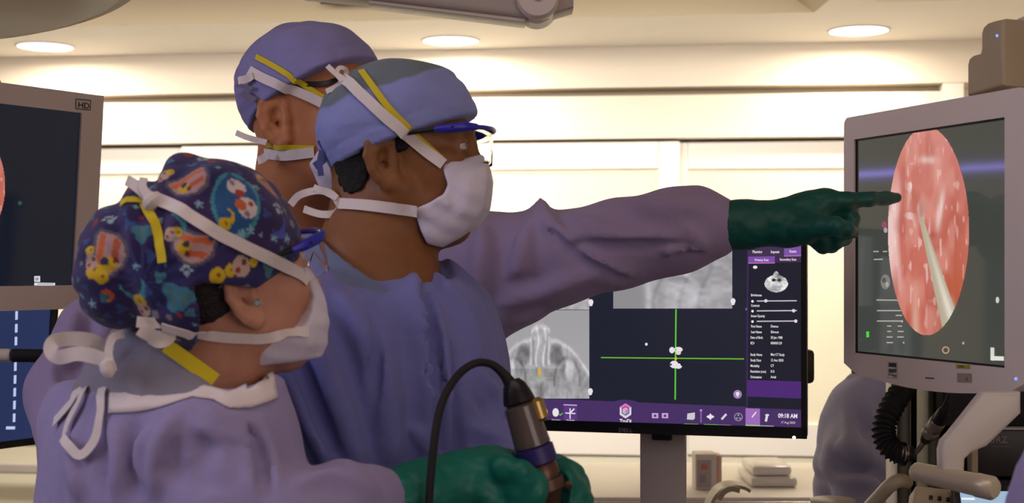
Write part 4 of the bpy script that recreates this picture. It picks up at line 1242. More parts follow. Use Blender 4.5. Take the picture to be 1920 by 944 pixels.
MB().lathe([(0, .0035), (.003, .0042), (.005, .003)], SA.hit(483, 568)[0] + Vector((0, .001, 0)), SA.hit(483, 568)[0] + Vector((0, -.004, 0)), 16).build('earring', mat('crystal', srgb(190, 220, 235), .1, .8), pA, True)

# her scrub top, gown and white neck ties
axA, ftA = np.array([math.sin(math.radians(38)), -math.cos(math.radians(38)), 0]), np.array([math.cos(math.radians(38)), math.sin(math.radians(38)), 0])
RA = np.stack([axA, ftA, [0, 0, 1]], 1)
cA = Vp(345, 700, 1.60)
def trunkA(P):
    d = ell(P, Vp(314, 960, 1.62), (.160, .125, .235), RA)
    d = smin(d, capsule(P, Vp(180, 790, 1.72), Vp(405, 805, 1.53), .05, .050), .08)
    d = smin(d, ell(P, (-.36, 1.60, .80), (.17, .13, .50), RA), .12)
    return smin(d, capsule(P, Vp(345, 760, 1.61), Vp(340, 860, 1.62), .075, .11), .06)
def scrubA0(P):
    d = smin(trunkA(P) + .004, chain(P, [(Vp(268, 632, 1.64), .018), (Vp(300, 700, 1.61), .055), (Vp(380, 740, 1.60), .06)], .03), .04)
    q = (P - cA.astype(np.float32))
    d = smin(d, bodyA(P, None) - .009, .03)
    plane = (q @ np.array([.62, .30, .72], np.float32)) - .000
    return smax(smax(d, plane, .004), 1.335 - P[:, 2], .004)
solid('scrub_top', wrinkled(scrubA0, .002, 12), cA - (.20, .2, .13), cA + (.17, .17, .12), .004, M_SCRUB, pA)
def armsA(P):
    near = chain(P, pc((395, 815, 1.51, .052), (430, 960, 1.47, .052), (545, 985, 1.46, .050), (640, 950, 1.50, .044), (695, 945, 1.54, .040), (735, 946, 1.57, .034)), .03)
    far = chain(P, pc((175, 800, 1.70, .055), (165, 960, 1.69, .055), (260, 1080, 1.62, .05), (480, 1110, 1.58, .045), (690, 1075, 1.58, .038)), .03)
    return smin(near, far, .005)
ringA = [(Vp(a, b, c), .012) for a, b, c in ((208, 742, 1.66), (240, 742, 1.60), (290, 738, 1.555), (345, 736, 1.525), (390, 742, 1.50), (430, 752, 1.485), (470, 740, 1.50), (512, 724, 1.54), (505, 712, 1.62), (440, 700, 1.70), (330, 690, 1.72), (250, 700, 1.71), (208, 742, 1.66))]
def gownA0(P):
    d = smin(trunkA(P), armsA(P), .05)
    d = smin(d, chain(P, pc((488, 745, 1.54, .020), (496, 830, 1.53, .028), (505, 930, 1.52, .034)), .03), .05)
    d = smax(d, P[:, 2] - 1.362, .012)
    d = smax(d, -ell(P, Vp(350, 722, 1.615), (.115, .085, .045)), .006)
    d = smin(d, chain(P, ringA, .01), .014)
    return smax(d, .40 - P[:, 2], .01)
rowsA = [([(330, 780), (300, 840), (290, 930)], .014, .007, 1), ([(250, 790), (240, 860), (250, 930)], .014, .007, -1), ([(400, 780), (380, 850), (360, 930)], .014, .007, -1), ([(440, 790), (470, 850), (480, 930)], .016, .007, 1), ([(380, 765), (420, 790), (500, 800)], .010, .005, 1),
         ([(150, 800), (140, 870), (150, 930)], .014, .007, 1), ([(190, 800), (190, 880), (200, 930)], .012, .006, -1), ([(570, 905), (620, 890), (670, 905), (700, 925)], .010, .005, 1), ([(560, 925), (610, 915), (650, 935)], .008, .005, -1), ([(300, 880), (360, 890), (430, 920)], .012, .005, -1)]
rowsA += [([(210, 800), (225, 860), (215, 930)], .012, .006, 1), ([(480, 790), (505, 850), (520, 920)], .012, .007, 1), ([(462, 800), (485, 860), (500, 930)], .010, .006, -1), ([(360, 790), (410, 815), (470, 830)], .010, .006, 1), ([(280, 800), (262, 850), (270, 910)], .010, .006, 1), ([(330, 830), (325, 880), (340, 930)], .010, .006, -1)]
rowsA = [(p, r * .7, h * (1.2 if g > 0 else .8), g) for p, r, h, g in rowsA]
gA = with_folds(wrinkled(gownA0, .0022, 9, (1.7, 1.7, .45), .0034, 9), fold_set(gownA0, rowsA))
gownA = solid('surgical_gown', gA, (-.74, 1.28, .36), (.02, 1.95, 1.48), .006, M_GOWN_A, pA)
SG = Surf([gownA])
def band(pixtop, pixbot, m, name, lift=.003):
    """a cloth band lying on the gown between two pixel lines"""
    mb = MB(); rows = []
    for (a, b), (c, d) in zip(pixtop, pixbot):
        row = []
        for k in range(6):
            h = SG.hit(a + (c - a) * k / 5, b + (d - b) * k / 5)
            row.append(h)
        rows.append(row)
    ok = [[h for h in r] for r in rows]
    g = [[mb.bm.verts.new(h[0] + h[1] * lift) if h else None for h in r] for r in ok]
    for r0, r1 in zip(g[:-1], g[1:]):
        for k in range(5):
            vs = (r0[k], r0[k + 1], r1[k + 1], r1[k])
            if all(vs) and max((vs[i].co - vs[i - 1].co).length for i in range(4)) < .13: mb.bm.faces.new(vs)
    o = mb.build(name, m, pA, True, angle=180)
    so = o.modifiers.new('thick', 'SOLIDIFY'); so.thickness = .002
    return o
def dense(p, n=6):
    out = []
    for (a, b), (c, d) in zip(p[:-1], p[1:]): out += [(a + (c - a) * i / n, b + (d - b) * i / n) for i in range(n)]
    return out + [p[-1]]
band(dense([(206, 722), (250, 716), (290, 710), (350, 720), (400, 730), (430, 738), (470, 722), (512, 702)]), dense([(206, 776), (250, 774), (300, 766), (360, 746), (400, 752), (430, 768), (470, 766), (518, 748)]), M_TAPE, 'neck_binding')
strap(pA, Surf([o for o in pA.children if o.name.startswith('scrub_top')]), [(312, 648), (345, 672), (380, 696), (404, 714)], .016, M_YELLOW, 'yellow_tie', .003)
kd = 1.49
bow(pA, None, [[(206, 700), (196, 676), (150, 664), (110, 670), (96, 656), (104, 640), (140, 636), (180, 642), (206, 664)],
               [(208, 690), (204, 660), (212, 634), (232, 626)]], kd, [.016, .009], name='neck_tie')
SGC = Surf([gownA, gownC])
strap(pA, SGC, [(200, 692), (172, 722), (140, 758), (108, 794)], .013, M_TAPE, 'neck_tie', .004, 1.53)
strap(pA, SGC, [(196, 696), (166, 742), (138, 790), (128, 826), (146, 860), (166, 856), (186, 822), (198, 770), (202, 705)], .0105, M_TAPE, 'neck_tie', .006, 1.53)
MB().lathe([(0, .002), (.003, .007), (.010, .008), (.017, .006), (.020, .002)], Vp(196, 676, kd - .002), Vp(206, 706, kd - .004), 14).build('tie_knot', M_TAPE, pA, True)
bow(pA, None, [[(256, 604), (280, 606), (300, 606), (325, 610)], [(262, 616), (282, 628), (300, 640), (318, 628), (300, 616)]], SA.hit(345, 630)[0].y - .012 if SA.hit(345, 630) else 1.5, [.012, .016], name='tie_end')
MB().lathe([(0, .003), (.005, .012), (.014, .014), (.022, .010), (.026, .003)], Vp(274, 624, 1.52), Vp(312, 632, 1.52), 14).build('tie_knot', M_TAPE, pA, True)
legs(pA, -.40, 1.50, .7, .09, math.radians(128))

# gloved hands and the endoscope camera
palmA = [(pc((722, 946, 1.55, .037), (790, 928, 1.575, .036), (860, 906, 1.60, .033), (915, 896, 1.61, .033)), .02),
         (pc((915, 890, 1.615, .030), (950, 890, 1.615, .028)), .02)]
fingA = [pc((925, 888, 1.60, .021), (945, 880, 1.575, .0165), (975, 886, 1.565, .0135), (1004, 898, 1.575, .0110)),
         pc((950, 896, 1.60, .018), (978, 905, 1.572, .0135), (1008, 912, 1.575, .0115), (1022, 916, 1.59, .0095)),
         pc((946, 912, 1.60, .018), (975, 924, 1.570, .0135), (1004, 930, 1.572, .0115), (1018, 932, 1.59, .0095)),
         pc((940, 930, 1.60, .017), (970, 944, 1.572, .0130), (998, 949, 1.575, .0110), (1012, 950, 1.59, .0090)),
         pc((910, 900, 1.59, .020), (905, 925, 1.58, .016), (935, 955, 1.575, .0125), (965, 966, 1.58, .0105))]
e0, e1 = Vp(964, 722, 1.602), Vp(1014, 886, 1.602)
ax = (e1 - e0) / np.linalg.norm(e1 - e0)
CABLE = [(798, 1040, 1.515), (803, 960, 1.515), (808, 890, 1.52), (816, 815, 1.53), (826, 765, 1.545), (842, 728, 1.56), (866, 697, 1.58), (894, 681, 1.59), (922, 684, 1.60), (944, 702, 1.602), (958, 722, 1.602), (966, 738, 1.602)]
def grip(P, d):
    """the gloves close against the camera head without entering it"""
    e = chain(P, [(e0, .020), (e0 + ax * .02, .0215), (e0 + ax * .075, .0240), (e0 + ax * .130, .0255), (e0 + ax * .138, .016), (e0 + ax * .150, .007), (e0 + ax * .24, .005)], .002)
    e = np.minimum(e, capsule(P, e0 + ax * .122, e0 + ax * .122 + np.array([.036, -.004, .004]), .007, .007))
    e = np.minimum(e, chain(P, [(Vp(a, b, c), .0065) for a, b, c in CABLE[:6]], .002))
    return smax(d, .002 - e, .003)
hand_mesh('glove', fingA, palmA, .0024, M_GLOVE, pA, extra=grip)
hand_mesh('glove', [pc((735, 1030, 1.60, .018), (790, 1030, 1.61, .011), (830, 1040, 1.62, .009))] + [pc((735, 1040 + 10 * i, 1.60, .016), (800, 1050 + 14 * i, 1.60, .011), (825, 1062 + 16 * i, 1.62, .009)) for i in range(4)],
          [(pc((670, 1078, 1.58, .034), (720, 1050, 1.60, .033)), .02)], .004, M_GLOVE, pA)
palmBh = [(pc((962, 894, 1.785, .035), (1000, 900, 1.75, .032), (1035, 905, 1.70, .030), (1052, 915, 1.67, .030)), .02)]
fingBh = [pc((1040, 893, 1.665, .0175), (1054, 880, 1.64, .0135), (1062, 900, 1.622, .0125), (1058, 930, 1.615, .0105)),
          pc((1058, 900, 1.675, .0165), (1074, 890, 1.65, .0135), (1082, 918, 1.63, .0120), (1078, 950, 1.62, .0100)),
          pc((1062, 915, 1.685, .0160), (1084, 908, 1.665, .0125), (1094, 938, 1.645, .0115), (1090, 968, 1.635, .0095)),
          pc((1062, 930, 1.69, .0150), (1088, 926, 1.675, .0115), (1098, 955, 1.66, .0105), (1094, 980, 1.65, .0088)),
          pc((1030, 888, 1.69, .0165), (1034, 884, 1.655, .0130), (1040, 900, 1.635, .0105))]
hand_mesh('glove', fingBh, palmBh, .0024, M_GLOVE, pB, extra=grip)
hand_mesh('glove', [pc((905, 1010, 1.66, .018), (960, 1010, 1.645, .011), (1000, 1012, 1.64, .009))] + [pc((905, 1025 + 8 * i, 1.68, .016), (965, 1030 + 16 * i, 1.67, .010), (985, 1040 + 16 * i, 1.66, .009)) for i in range(4)],
          [(pc((800, 1012, 1.72, .036), (890, 1016, 1.68, .034)), .02)], .004, M_GLOVE, pB)

L = np.linalg.norm(e1 - e0)
t = empty('endoscope_camera', e0, 'handheld endoscope camera head with black cable in green gloved hands', 'camera')
M_SMOKY = mat('smoky_clear_plastic', srgb(104, 92, 88), .15, trans=.3, spec=.7)
M_BRONZE = mat('bronze_ring', srgb(96, 70, 58), .35, .5)
M_NAVY = mat('navy_plastic', srgb(44, 38, 104), .4)
def seg(name, t0, prof, m):
    MB().lathe(prof, e0 + ax * t0, e0 + ax * (t0 + .1), 32).build(name, m, t, True)
seg('collar', 0, [(-.006, .008), (0, .013), (.010, .0165), (.020, .0190), (.024, .0150)], M_BLACKPL)
seg('camera_body', .023, [(0, .016), (.003, .0195), (.030, .0205), (.050, .0215), (.052, .018)], M_SMOKY)
seg('focus_ring', .074, [(0, .0195), (.002, .0232), (.020, .0236), (.022, .020)], M_NAVY)
seg('coupler', .095, [(0, .019), (.003, .0215), (.016, .0215), (.0165, .0195), (.019, .0195), (.0195, .0235), (.032, .0235), (.036, .018), (.050, .012), (.054, .006)], M_BRONZE)
MB().lathe([(0, .004), (.012, .004), (.016, .003), (.090, .003)], e0 + ax * .14, e0 + ax * .24 + np.array([0, 0, 0]), 14).build('scope_shaft', M_STEEL, t, True)
b0 = e0 + ax * .020 + np.array([.017, -.004, .004])
MB().lathe([(0, .006), (.004, .0105), (.024, .0105), (.028, .006)], b0, b0 + ax * .1, 20).build('light_port', mat('brass', srgb(178, 150, 92), .25, .8), t, True)
MB().lathe([(0, .003), (.003, .005), (.008, .005), (.009, .003)], e0 + ax * .122 + np.array([.022, -.004, 0]), e0 + ax * .122 + np.array([.034, -.004, .004]), 14).build('lever', M_BRONZE, t, True)
MB().tube([Vp(*q) for q in CABLE], [.0046] * 9 + [.0058, .0080, .0100], 14, 6).build('cable', M_BLACKMAT, t, True)

# ================================================================ seated helper behind the equipment, head out of sight behind the monitor
pD = person((.92, 3.1, 0), 'helper in blue gown mostly hidden behind the endoscope monitor and its tower')
def gownD0(P):
    R = np.eye(3)
    d = ell(P, Vp(1690, 860, 3.1), (.19, .13, .20))
    d = smin(d, capsule(P, Vp(1640, 770, 3.1), Vp(1790, 770, 3.12), .065, .065), .1)
    d = smin(d, ell(P, Vp(1690, 1060, 3.12), (.19, .15, .30)), .1)
    d = smin(d, chain(P, pc((1628, 772, 3.06, .065), (1592, 860, 3.0, .056), (1610, 960, 2.95, .05), (1690, 985, 2.9, .04)), .03), .04)
    d = smin(d, capsule(P, (.78, 3.1, .62), (1.06, 3.1, .62), .15, .15), .1)
    d = smin(d, capsule(P, (.80, 3.05, .58), (.80, 2.86, .55), .10, .09), .08)
    d = smin(d, capsule(P, (1.04, 3.05, .58), (1.04, 2.86, .55), .10, .09), .08)
    return d
rowsD = [([(1575, 830), (1610, 850), (1660, 880)], .016, .012, 1), ([(1565, 862), (1600, 885), (1660, 920)], .014, .010, -1), ([(1600, 760), (1620, 800), (1660, 830)], .016, .008, -1), ([(1585, 780), (1600, 830), (1600, 860)], .014, .007, 1), ([(1570, 900), (1620, 905), (1670, 930)], .014, .008, 1), ([(1650, 740), (1664, 790), (1668, 850)], .014, .008, -1)]
rowsD = [(p, r, h * 1.5, g) for p, r, h, g in rowsD]
solid('surgical_gown', with_folds(wrinkled(gownD0, .008, 8, (1, 1, 1.4), .005, 14), fold_set(gownD0, rowsD)), (.55, 2.5, .35), (1.35, 3.5, 1.36), .008, fabric('slate_blue_gown_cloth', srgb(184, 186, 220)), pD)
HD = Head(1730, 640, 3.08, 60, -10, 0, 1.0)
def bodyD(P): return smin(head_sdf(HD.to(P), neck=[((-.02, 0, -.03), (-.03, 0, -.19), .055, .062, .03)]), capsule(P, Vp(1715, 800, 3.1), Vp(1710, 900, 3.1), .08, .1), .04)
oD = solid('body', bodyD, HD.w(0, 0, -.1) - (.2, .2, .25), HD.w(0, 0, 0) + (.2, .2, .2), .004, M_SKIN, pD); paint_skin(oD, skinC, None)
capD = solid('surgical_cap', cap_sdf(HD, seed=9), HD.w(0, 0, .04) - (.15, .15, .14), HD.w(0, 0, .05) + (.15, .15, .15), .004, M_CAP, pD)
paint_cap(capD, HD, CLOTHB, CROWNB, lambda x, y: .12 + 0 * x)
solid('face_mask', mask_sdf(HD, mpC, seed=18), HD.w(.07, 0, -.06) - (.13, .15, .13), HD.w(.07, 0, -.06) + (.13, .15, .13), .004, M_MASK, pD)
for hx in (.80, 1.04):
    solid('trouser_leg', lambda P: chain(P, [((hx, 2.86, .54), .085), ((hx, 2.88, .10), .06)], .02), (hx - .12, 2.7, .02), (hx + .12, 3.0, .66), .015, M_TROUSER, pD)
    solid('clog', lambda P: smax(capsule(P, (hx, 2.89, .04), (hx, 2.77, .035), .055, .05), -P[:, 2] + .002, .005), (hx - .1, 2.66, -.01), (hx + .1, 3.0, .12), .012, M_SHOE, pD)
hand_mesh('glove', [pc((1712 + 4 * i, 990 + 6 * i, 2.86, .015), (1740, 1000 + 9 * i, 2.83, .010), (1756, 1012 + 9 * i, 2.83, .008)) for i in range(5)], [(pc((1680, 984, 2.90, .034), (1712, 996, 2.87, .03)), .02)], .005, M_GLOVE, pD)
st = empty('stool', (.92, 3.14, 0), 'round stool under the helper behind the endoscope monitor', 'stool')
MB().lathe([(0, .17), (.02, .19), (.06, .19), (.07, .16)], (.92, 3.14, .37), (.92, 3.14, .5), 32).build('seat', M_BLACKMAT, st, True)
MB().lathe([(0, .03), (.34, .03)], (.92, 3.14, .04), (.92, 3.14, .5), 16).build('post', M_STEEL, st, True)
MB().lathe([(0, .22), (.03, .20), (.04, .05)], (.92, 3.14, 0), (.92, 3.14, .5), 32).build('base', M_STEEL, st, True)

# ================================================================ navigation monitor on its stand
K = 1.06
A0, A1 = Vp(1000, 808, 2.40 * K), Vp(1513, 824, 2.28 * K)          # bottom edge of the bezel
U = A1 - A0; U[2] = 0; U /= np.linalg.norm(U)
NAV = Flat(A1, U, (0, 0, 1))
WNAV = 2 * abs(NAV.uv(1173, 808)[0]); HNAV = WNAV * .585
zb_ = NAV.uv(1513, 824)[1]
nv = empty('navigation_monitor', A1 - U * WNAV / 2 + np.array([0, 0, zb_]), 'widescreen black desktop monitor showing head scans behind the outstretched arm', 'monitor')
Nn = np.array(NAV.N)
def onnav(mb_args, name, m, bevel=.003, d0=-.03, d1=0.0, par=None, smooth=False):
    (u0, w0), (u1, w1) = mb_args
    Mx = Matrix((( *[U[i] for i in (0,)], 0, 0, 0),) * 4) if False else Matrix.Identity(4)
    for i in range(3):
        Mx[i][0] = U[i]; Mx[i][1] = -Nn[i]; Mx[i][2] = (0, 0, 1)[i]; Mx[i][3] = A1[i]
    mb = MB(); mb.box((u0, -d1, w0), (u1, -d0, w1), bevel, M=Mx)
    return mb.build(name, m, par or nv, smooth)
us0, ws0 = NAV.uv(1502, 802); wtop = zb_ + HNAV
bz = .012
onnav(((-WNAV, zb_), (0, wtop)), 'housing', M_BLACKPL, .004, -.035, -.002)
onnav(((-WNAV, zb_), (0, ws0)), 'bezel', M_BLACKPL, .001, -.004, .002)
onnav(((-WNAV, wtop - bz), (0, wtop)), 'bezel', M_BLACKPL, .001, -.004, .002)
onnav(((-WNAV, zb_), (-WNAV + bz, wtop)), 'bezel', M_BLACKPL, .001, -.004, .002)
onnav(((us0, zb_), (0, wtop)), 'bezel', M_BLACKPL, .001, -.004, .002)
onnav(((-WNAV + bz, ws0), (us0, wtop - bz)), 'screen', mat('lcd_panel', srgb(12, 13, 20), .2, emit=srgb(34, 36, 50), estr=.9), 0, -.003, 0.0)
MB().lathe([(0, .003), (.0015, .003)], *[np.array(NAV.O) + np.array(NAV.U) * NAV.uv(1489, 822)[0] + np.array([0, 0, NAV.uv(1489, 822)[1] + .001]) + Nn * q for q in (.001, .004)], 12).build('power_light', mat('white_indicator', (1, 1, 1), .4, emit=(1, .97, .9), estr=2.5), nv)
onnav((NAV.uv(1200, 812), NAV.uv(1300, 700)), 'rear_bulge', M_GREYPL, .01, -.07, -.034)
DK, PU, PU2, PUL, WH, GR, GN = srgb(38, 38, 52), srgb(72, 50, 100), srgb(92, 58, 130), srgb(148, 96, 176), srgb(232, 226, 232), srgb(160, 150, 170), srgb(96, 200, 60)
G = NAV
# toolbar and side panel
yb0 = lambda x: 750 + (x - 1070) * .0405; yb1 = lambda x: 792 + (x - 1070) * .0265
q_ = [NAV.uv(1070, yb0(1070)), NAV.uv(1502, yb0(1502)), NAV.uv(1502, 802), NAV.uv(1070, yb1(1070))]
NAV.poly([(-WNAV + bz + .001, q_[0][1]), q_[0], q_[1], q_[2], q_[3], (-WNAV + bz + .001, q_[3][1])], PU)
NAV.disc((1172, 782), 46, 32, PU, 40, 180, 360)
NAV.quad([(1403, 440), (1504, 440), (1502, 769), (1401, 765)], srgb(34, 34, 46))
NAV.quad([(1401, 440), (1404, 440), (1402, 765), (1399, 765)], srgb(58, 44, 84))
NAV.quad([(1401, 713), (1502, 716), (1502, 748), (1400, 744)], srgb(78, 44, 116))
NAV.quad([(1403, 448), (1504, 448), (1504, 482), (1403, 482)], PU2)
NAV.quad([(1403, 463), (1470, 463), (1470, 481), (1403, 481)], srgb(66, 50, 80)); NAV.quad([(1470, 462), (1504, 462), (1504, 480), (1470, 480)], srgb(124, 84, 162))
NAV.quad([(1403, 482), (1453, 481), (1453, 494), (1403, 494)], srgb(126, 78, 164)); NAV.quad([(1454, 481), (1504, 480), (1504, 492), (1454, 493)], srgb(64, 46, 78))
NAV.line((1403, 494), (1453, 493.5), 1.5, srgb(200, 120, 200)); NAV.line((1470, 480.6), (1504, 480), 1.5, srgb(190, 120, 190))
for s, p, h, w in (('Planning', (1411, 475), 5, 18), ('Inputs', (1445, 475), 5, 16), ('Scans', (1480, 474), 5, 13), ('Primary Scan', (1415, 490), 4.5, 26), ('Secondary Scan', (1462, 489), 4.5, 31),
                   ('Brightness', (1408, 556), 4.5, 20), ('Contrast', (1408, 575.5), 4.5, 16), ('Image Opacity', (1408, 595), 4.5, 26),
                   ('First Name', (1408, 614.5), 4.5, 20), ('Last Name', (1408, 625), 4.5, 20), ('Date of Birth', (1407, 635.5), 4.5, 23), ('ID', (1407, 646), 4.5, 7), ('Demo', (1445, 614.5), 4.5, 14), ('Sinus', (1445, 625), 4.5, 15), ('20 Jan 1988', (1445, 635.5), 4.5, 22), ('00000129', (1445, 646), 4.5, 21),
                   ('Study Name', (1407, 667.5), 4.5, 22), ('Study Date', (1407, 678), 4.5, 20), ('Modality', (1407, 688.5), 4.5, 17), ('Resolution (mm)', (1407, 699), 4.5, 29), ('Orientation', (1407, 709.5), 4.5, 21),
                   ('Mini CT Study', (1445, 667.5), 4.5, 26), ('12 Aug 2020', (1445, 678), 4.5, 23), ('CT', (1445, 688.5), 4.5, 6), ('0.5', (1445, 699), 4.5, 7), ('Axial', (1445, 709.5), 4.5, 10)):
    NAV.text(s, p, h, WH, .018, wfit=w)
NAV.disc((1416, 501.5), 4.2, 3, WH)
for y, k in ((565, 1436), (583.5, 1488), (603, 1492)):
    NAV.line((1419, y), (1494, y - .6), 2.2, srgb(196, 186, 200)); NAV.disc((k, y - .4), 3.2, 3.2, srgb(224, 206, 232)); NAV.disc((1411, y + .5), 2.4, 2.4, WH)
NAV.poly([NAV.uv(1398, 577), NAV.uv(1401.5, 580), NAV.uv(1398, 583)], PUL)
# cross hairs of the 3-D view
NAV.line((1127, 671), (1395, 673.6), 2.0, srgb(110, 190, 40)); NAV.line((1267.5, 580), (1266, 750), 2.6, GN)
for c, rx, ry, cc in (((1260, 657), 5, 6, WH), ((1272, 656), 8, 5, WH), ((1272, 662), 5, 4, srgb(226, 208, 200)), ((1264, 684), 8, 7, WH), ((1272, 687), 7, 5, WH), ((1279, 682), 3.5, 5, srgb(30, 32, 44)), ((1258, 684), 2, 2, srgb(60, 50, 60)), ((1212, 646), 2.4, 2.8, WH), ((1267, 673), 2.4, 3.2, srgb(200, 190, 40)), ((1267, 656), 1.5, 2, GN)):
    NAV.disc(c, rx, ry, cc)
for c in ((1108, 567), (1107, 734), (1374.5, 565)): NAV.disc(c, 4.6, 5.4, WH); NAV.disc((c[0], c[1] + 5), 3.2, 2.6, WH)
NAV.disc((1383, 740), 8, 8.2, srgb(158, 128, 182)); NAV.disc((1383, 738.5), 3.6, 3, WH); NAV.disc((1383, 742), 2, 2.4, WH)
# toolbar icons
NAV.quad([(1057, 760), (1082, 761), (1082, 791), (1057, 790)], PU2); NAV.line((1057, 759.5), (1082, 760.5), 2, srgb(210, 170, 220))
NAV.disc((1019, 774), 8, 9, WH); NAV.quad([(1014, 780), (1024, 780), (1023, 787), (1015, 787)], WH); NAV.disc((1016, 775), 2.2, 2.6, PU); NAV.disc((1022.5, 775), 2.2, 2.6, PU)
NAV.disc((1042, 774), 6, 8, WH); NAV.line((1048.5, 777), (1050.5, 779.5), 1.8, GN); NAV.line((1050.5, 779.5), (1055, 775), 1.8, GN)
NAV.line((1069, 766), (1069, 786), 2, WH); NAV.line((1060, 775), (1079, 776), 2, WH); NAV.line((1070, 774), (1077, 767), 2.6, WH)
for s, p, w in (('Patient', (1013, 792), 16), ('Registration', (1035, 789.5), 16), ('Navigate', (1062, 790), 15)): NAV.text(s, p, 3.2, WH, .02, wfit=w)
hx = lambda r, cx=1173, cy=771: [(cx + r * math.sin(math.radians(60 * i)), cy - r * math.cos(math.radians(60 * i)) * 1.15) for i in range(6)]
NAV.quad(hx(12.5), srgb(218, 208, 222)); h_ = hx(12.5); NAV.quad([h_[5], h_[0], h_[1], (1173, 771)], srgb(224, 116, 190)); NAV.quad(hx(8), srgb(84, 58, 108)); h_ = hx(6.4); NAV.quad(h_, srgb(196, 176, 206)); NAV.quad([h_[5], h_[0], h_[1], (1173, 771)], srgb(232, 150, 206)); NAV.quad([(1173, 771), h_[1], h_[2], h_[3]], srgb(160, 140, 176))
NAV.text('TruDi', (1162, 793.5), 7.2, WH, .03, wfit=22)
for cx in (1228.5, 1247): NAV.quad([(cx - 6, 775), (cx + 6, 775.3), (cx + 6, 785), (cx - 6, 784.7)], srgb(196, 160, 206)); NAV.disc((cx, 780.2), 2.4, 2.4, PU)
NAV.quad([(1289, 776), (1303, 774), (1303, 785), (1300, 788), (1288, 787)], srgb(206, 200, 206)); NAV.line((1283, 796), (1309, 796.8), 2.2, srgb(120, 200, 90))
NAV.line((1314.5, 770), (1314.5, 793), 2.2, srgb(150, 100, 180)); NAV.disc((1314.5, 770), 2.6, 2, srgb(180, 140, 200))
NAV.disc((1332, 782), 7, 3, WH); NAV.disc((1332, 782), 2.4, 6, WH); NAV.line((1320, 797), (1345, 797.6), 2.2, srgb(120, 200, 90)); NAV.line((1345, 797.6), (1371, 798.4), 2.2, srgb(150, 140, 150))
NAV.line((1353, 787), (1362, 777), 4, srgb(214, 208, 214)); NAV.ring((1384.5, 782.5), 8, 1.6, srgb(150, 140, 158)); 
for q in ((1384.5, 779), (1381.5, 785), (1387.5, 785)): NAV.disc(q, 2, 2, srgb(150, 140, 158))
NAV.quad([(1398, 766), (1425, 767), (1425, 798.5), (1398, 797.4)], srgb(158, 108, 184)); NAV.line((1410, 783), (1418, 773), 2.2, WH); NAV.line((1398, 798), (1425, 799), 2.2, srgb(150, 210, 130)); NAV.line((1425, 799), (1451, 799.8), 2, srgb(170, 156, 176))
NAV.line((1436, 791), (1438.5, 779), 4.4, srgb(220, 214, 220)); NAV.disc((1438.5, 779), 3.8, 2.2, srgb(220, 214, 220))
NAV.text('09:18 AM', (1459, 783.5), 7.6, WH, .03, wfit=36); NAV.text('17 Aug 2020', (1464, 794.5), 4.2, srgb(200, 192, 200), .012, wfit=26)
tag(NAV.build('interface_graphics', M_UI, nv), kind='stuff')
lg = Flat(A1 + Nn * .0018, U, (0, 0, 1)); lg.text('DELL', (1160, 810.5), 7, srgb(120, 116, 118), .02, wfit=26); lg.build('logo', M_PRINT, nv)
# scan images: greyscale slices
def blob(x, y, cx, cy, rx, ry): return np.clip(1.4 - 1.2 * np.hypot((x - cx) / rx, (y - cy) / ry) ** 2, 0, 1)
def fog(x, y, s, k): return noise3(np.stack([x * s + k, y * s, x * 0 + k], 1).astype(np.float32))
def axial(s, t):                                    # nose up, cheeks left and right
    x, y = (s - .512) / .488, t                      # nose axis at x = 0, right edge at 1
    head = np.where(np.abs(x) < .20, .145 + 1.4 * np.abs(x) ** 2.4 + 4.0 * np.abs(x) ** 3, .30 + .62 * np.clip(np.abs(x) - .22, 0, 1) ** 1.9)
    inn = 1 / (1 + np.exp(-(y - head) * 70))
    g = .57 + .05 * t
    tis = .60 + .05 * fog(x, y, 9, 1) + .05 * fog(x, y, 22, 4)
    skin = np.exp(-((y - head - .04) / .03) ** 2); tis += .15 * skin
    ax_ = np.abs(x + .02)
    tis -= .20 * blob(ax_, y, .34, .50, .16, .13)                   # maxillary sinuses
    tis += .16 * np.exp(-((np.abs(x + .03 * np.sin(y * 14)) - .075) / .022) ** 2) * ((y > .2) & (y < .64))
    tis += .14 * np.exp(-((ax_ - .19) / .02) ** 2) * ((y > .30) & (y < .62)) - .10 * np.exp(-((ax_ - .13) / .02) ** 2) * ((y > .34) & (y < .62))
    tis -= .12 * np.exp(-((np.hypot(ax_ - .56, y - .80) - .26) / .03) ** 2) * (y < .86)
    tis += .12 * blob(ax_, y, .62, .66, .10, .16) - .09 * blob(ax_, y, .50, .62, .05, .10) - .12 * blob(x, y, .0, .90, .16, .10)
    tis -= .10 * np.clip(fog(x, y, 7, 9), 0, 1) * (y > .66)
    v = g * (1 - inn) + tis * inn
    c = np.repeat(np.clip(v, .2, .95)[:, None], 3, 1) ** 1.9 * np.array([1, .97, 1.0])
    yel = np.hypot((x + .03) / .030, (y - .70) / .055) < 1
    c[yel] = srgb(214, 170, 70)
    c[(np.abs(y - .765) < .004) & (np.abs(x) < .26)] = srgb(140, 180, 120); c[(np.abs(x + .03) < .006) & (y > .75) & (y < .86)] = srgb(140, 180, 120)
    return c
NAV.picture('axial_scan', M_UI, nv, (921, 582), (1105, 748), 160, 150, axial)
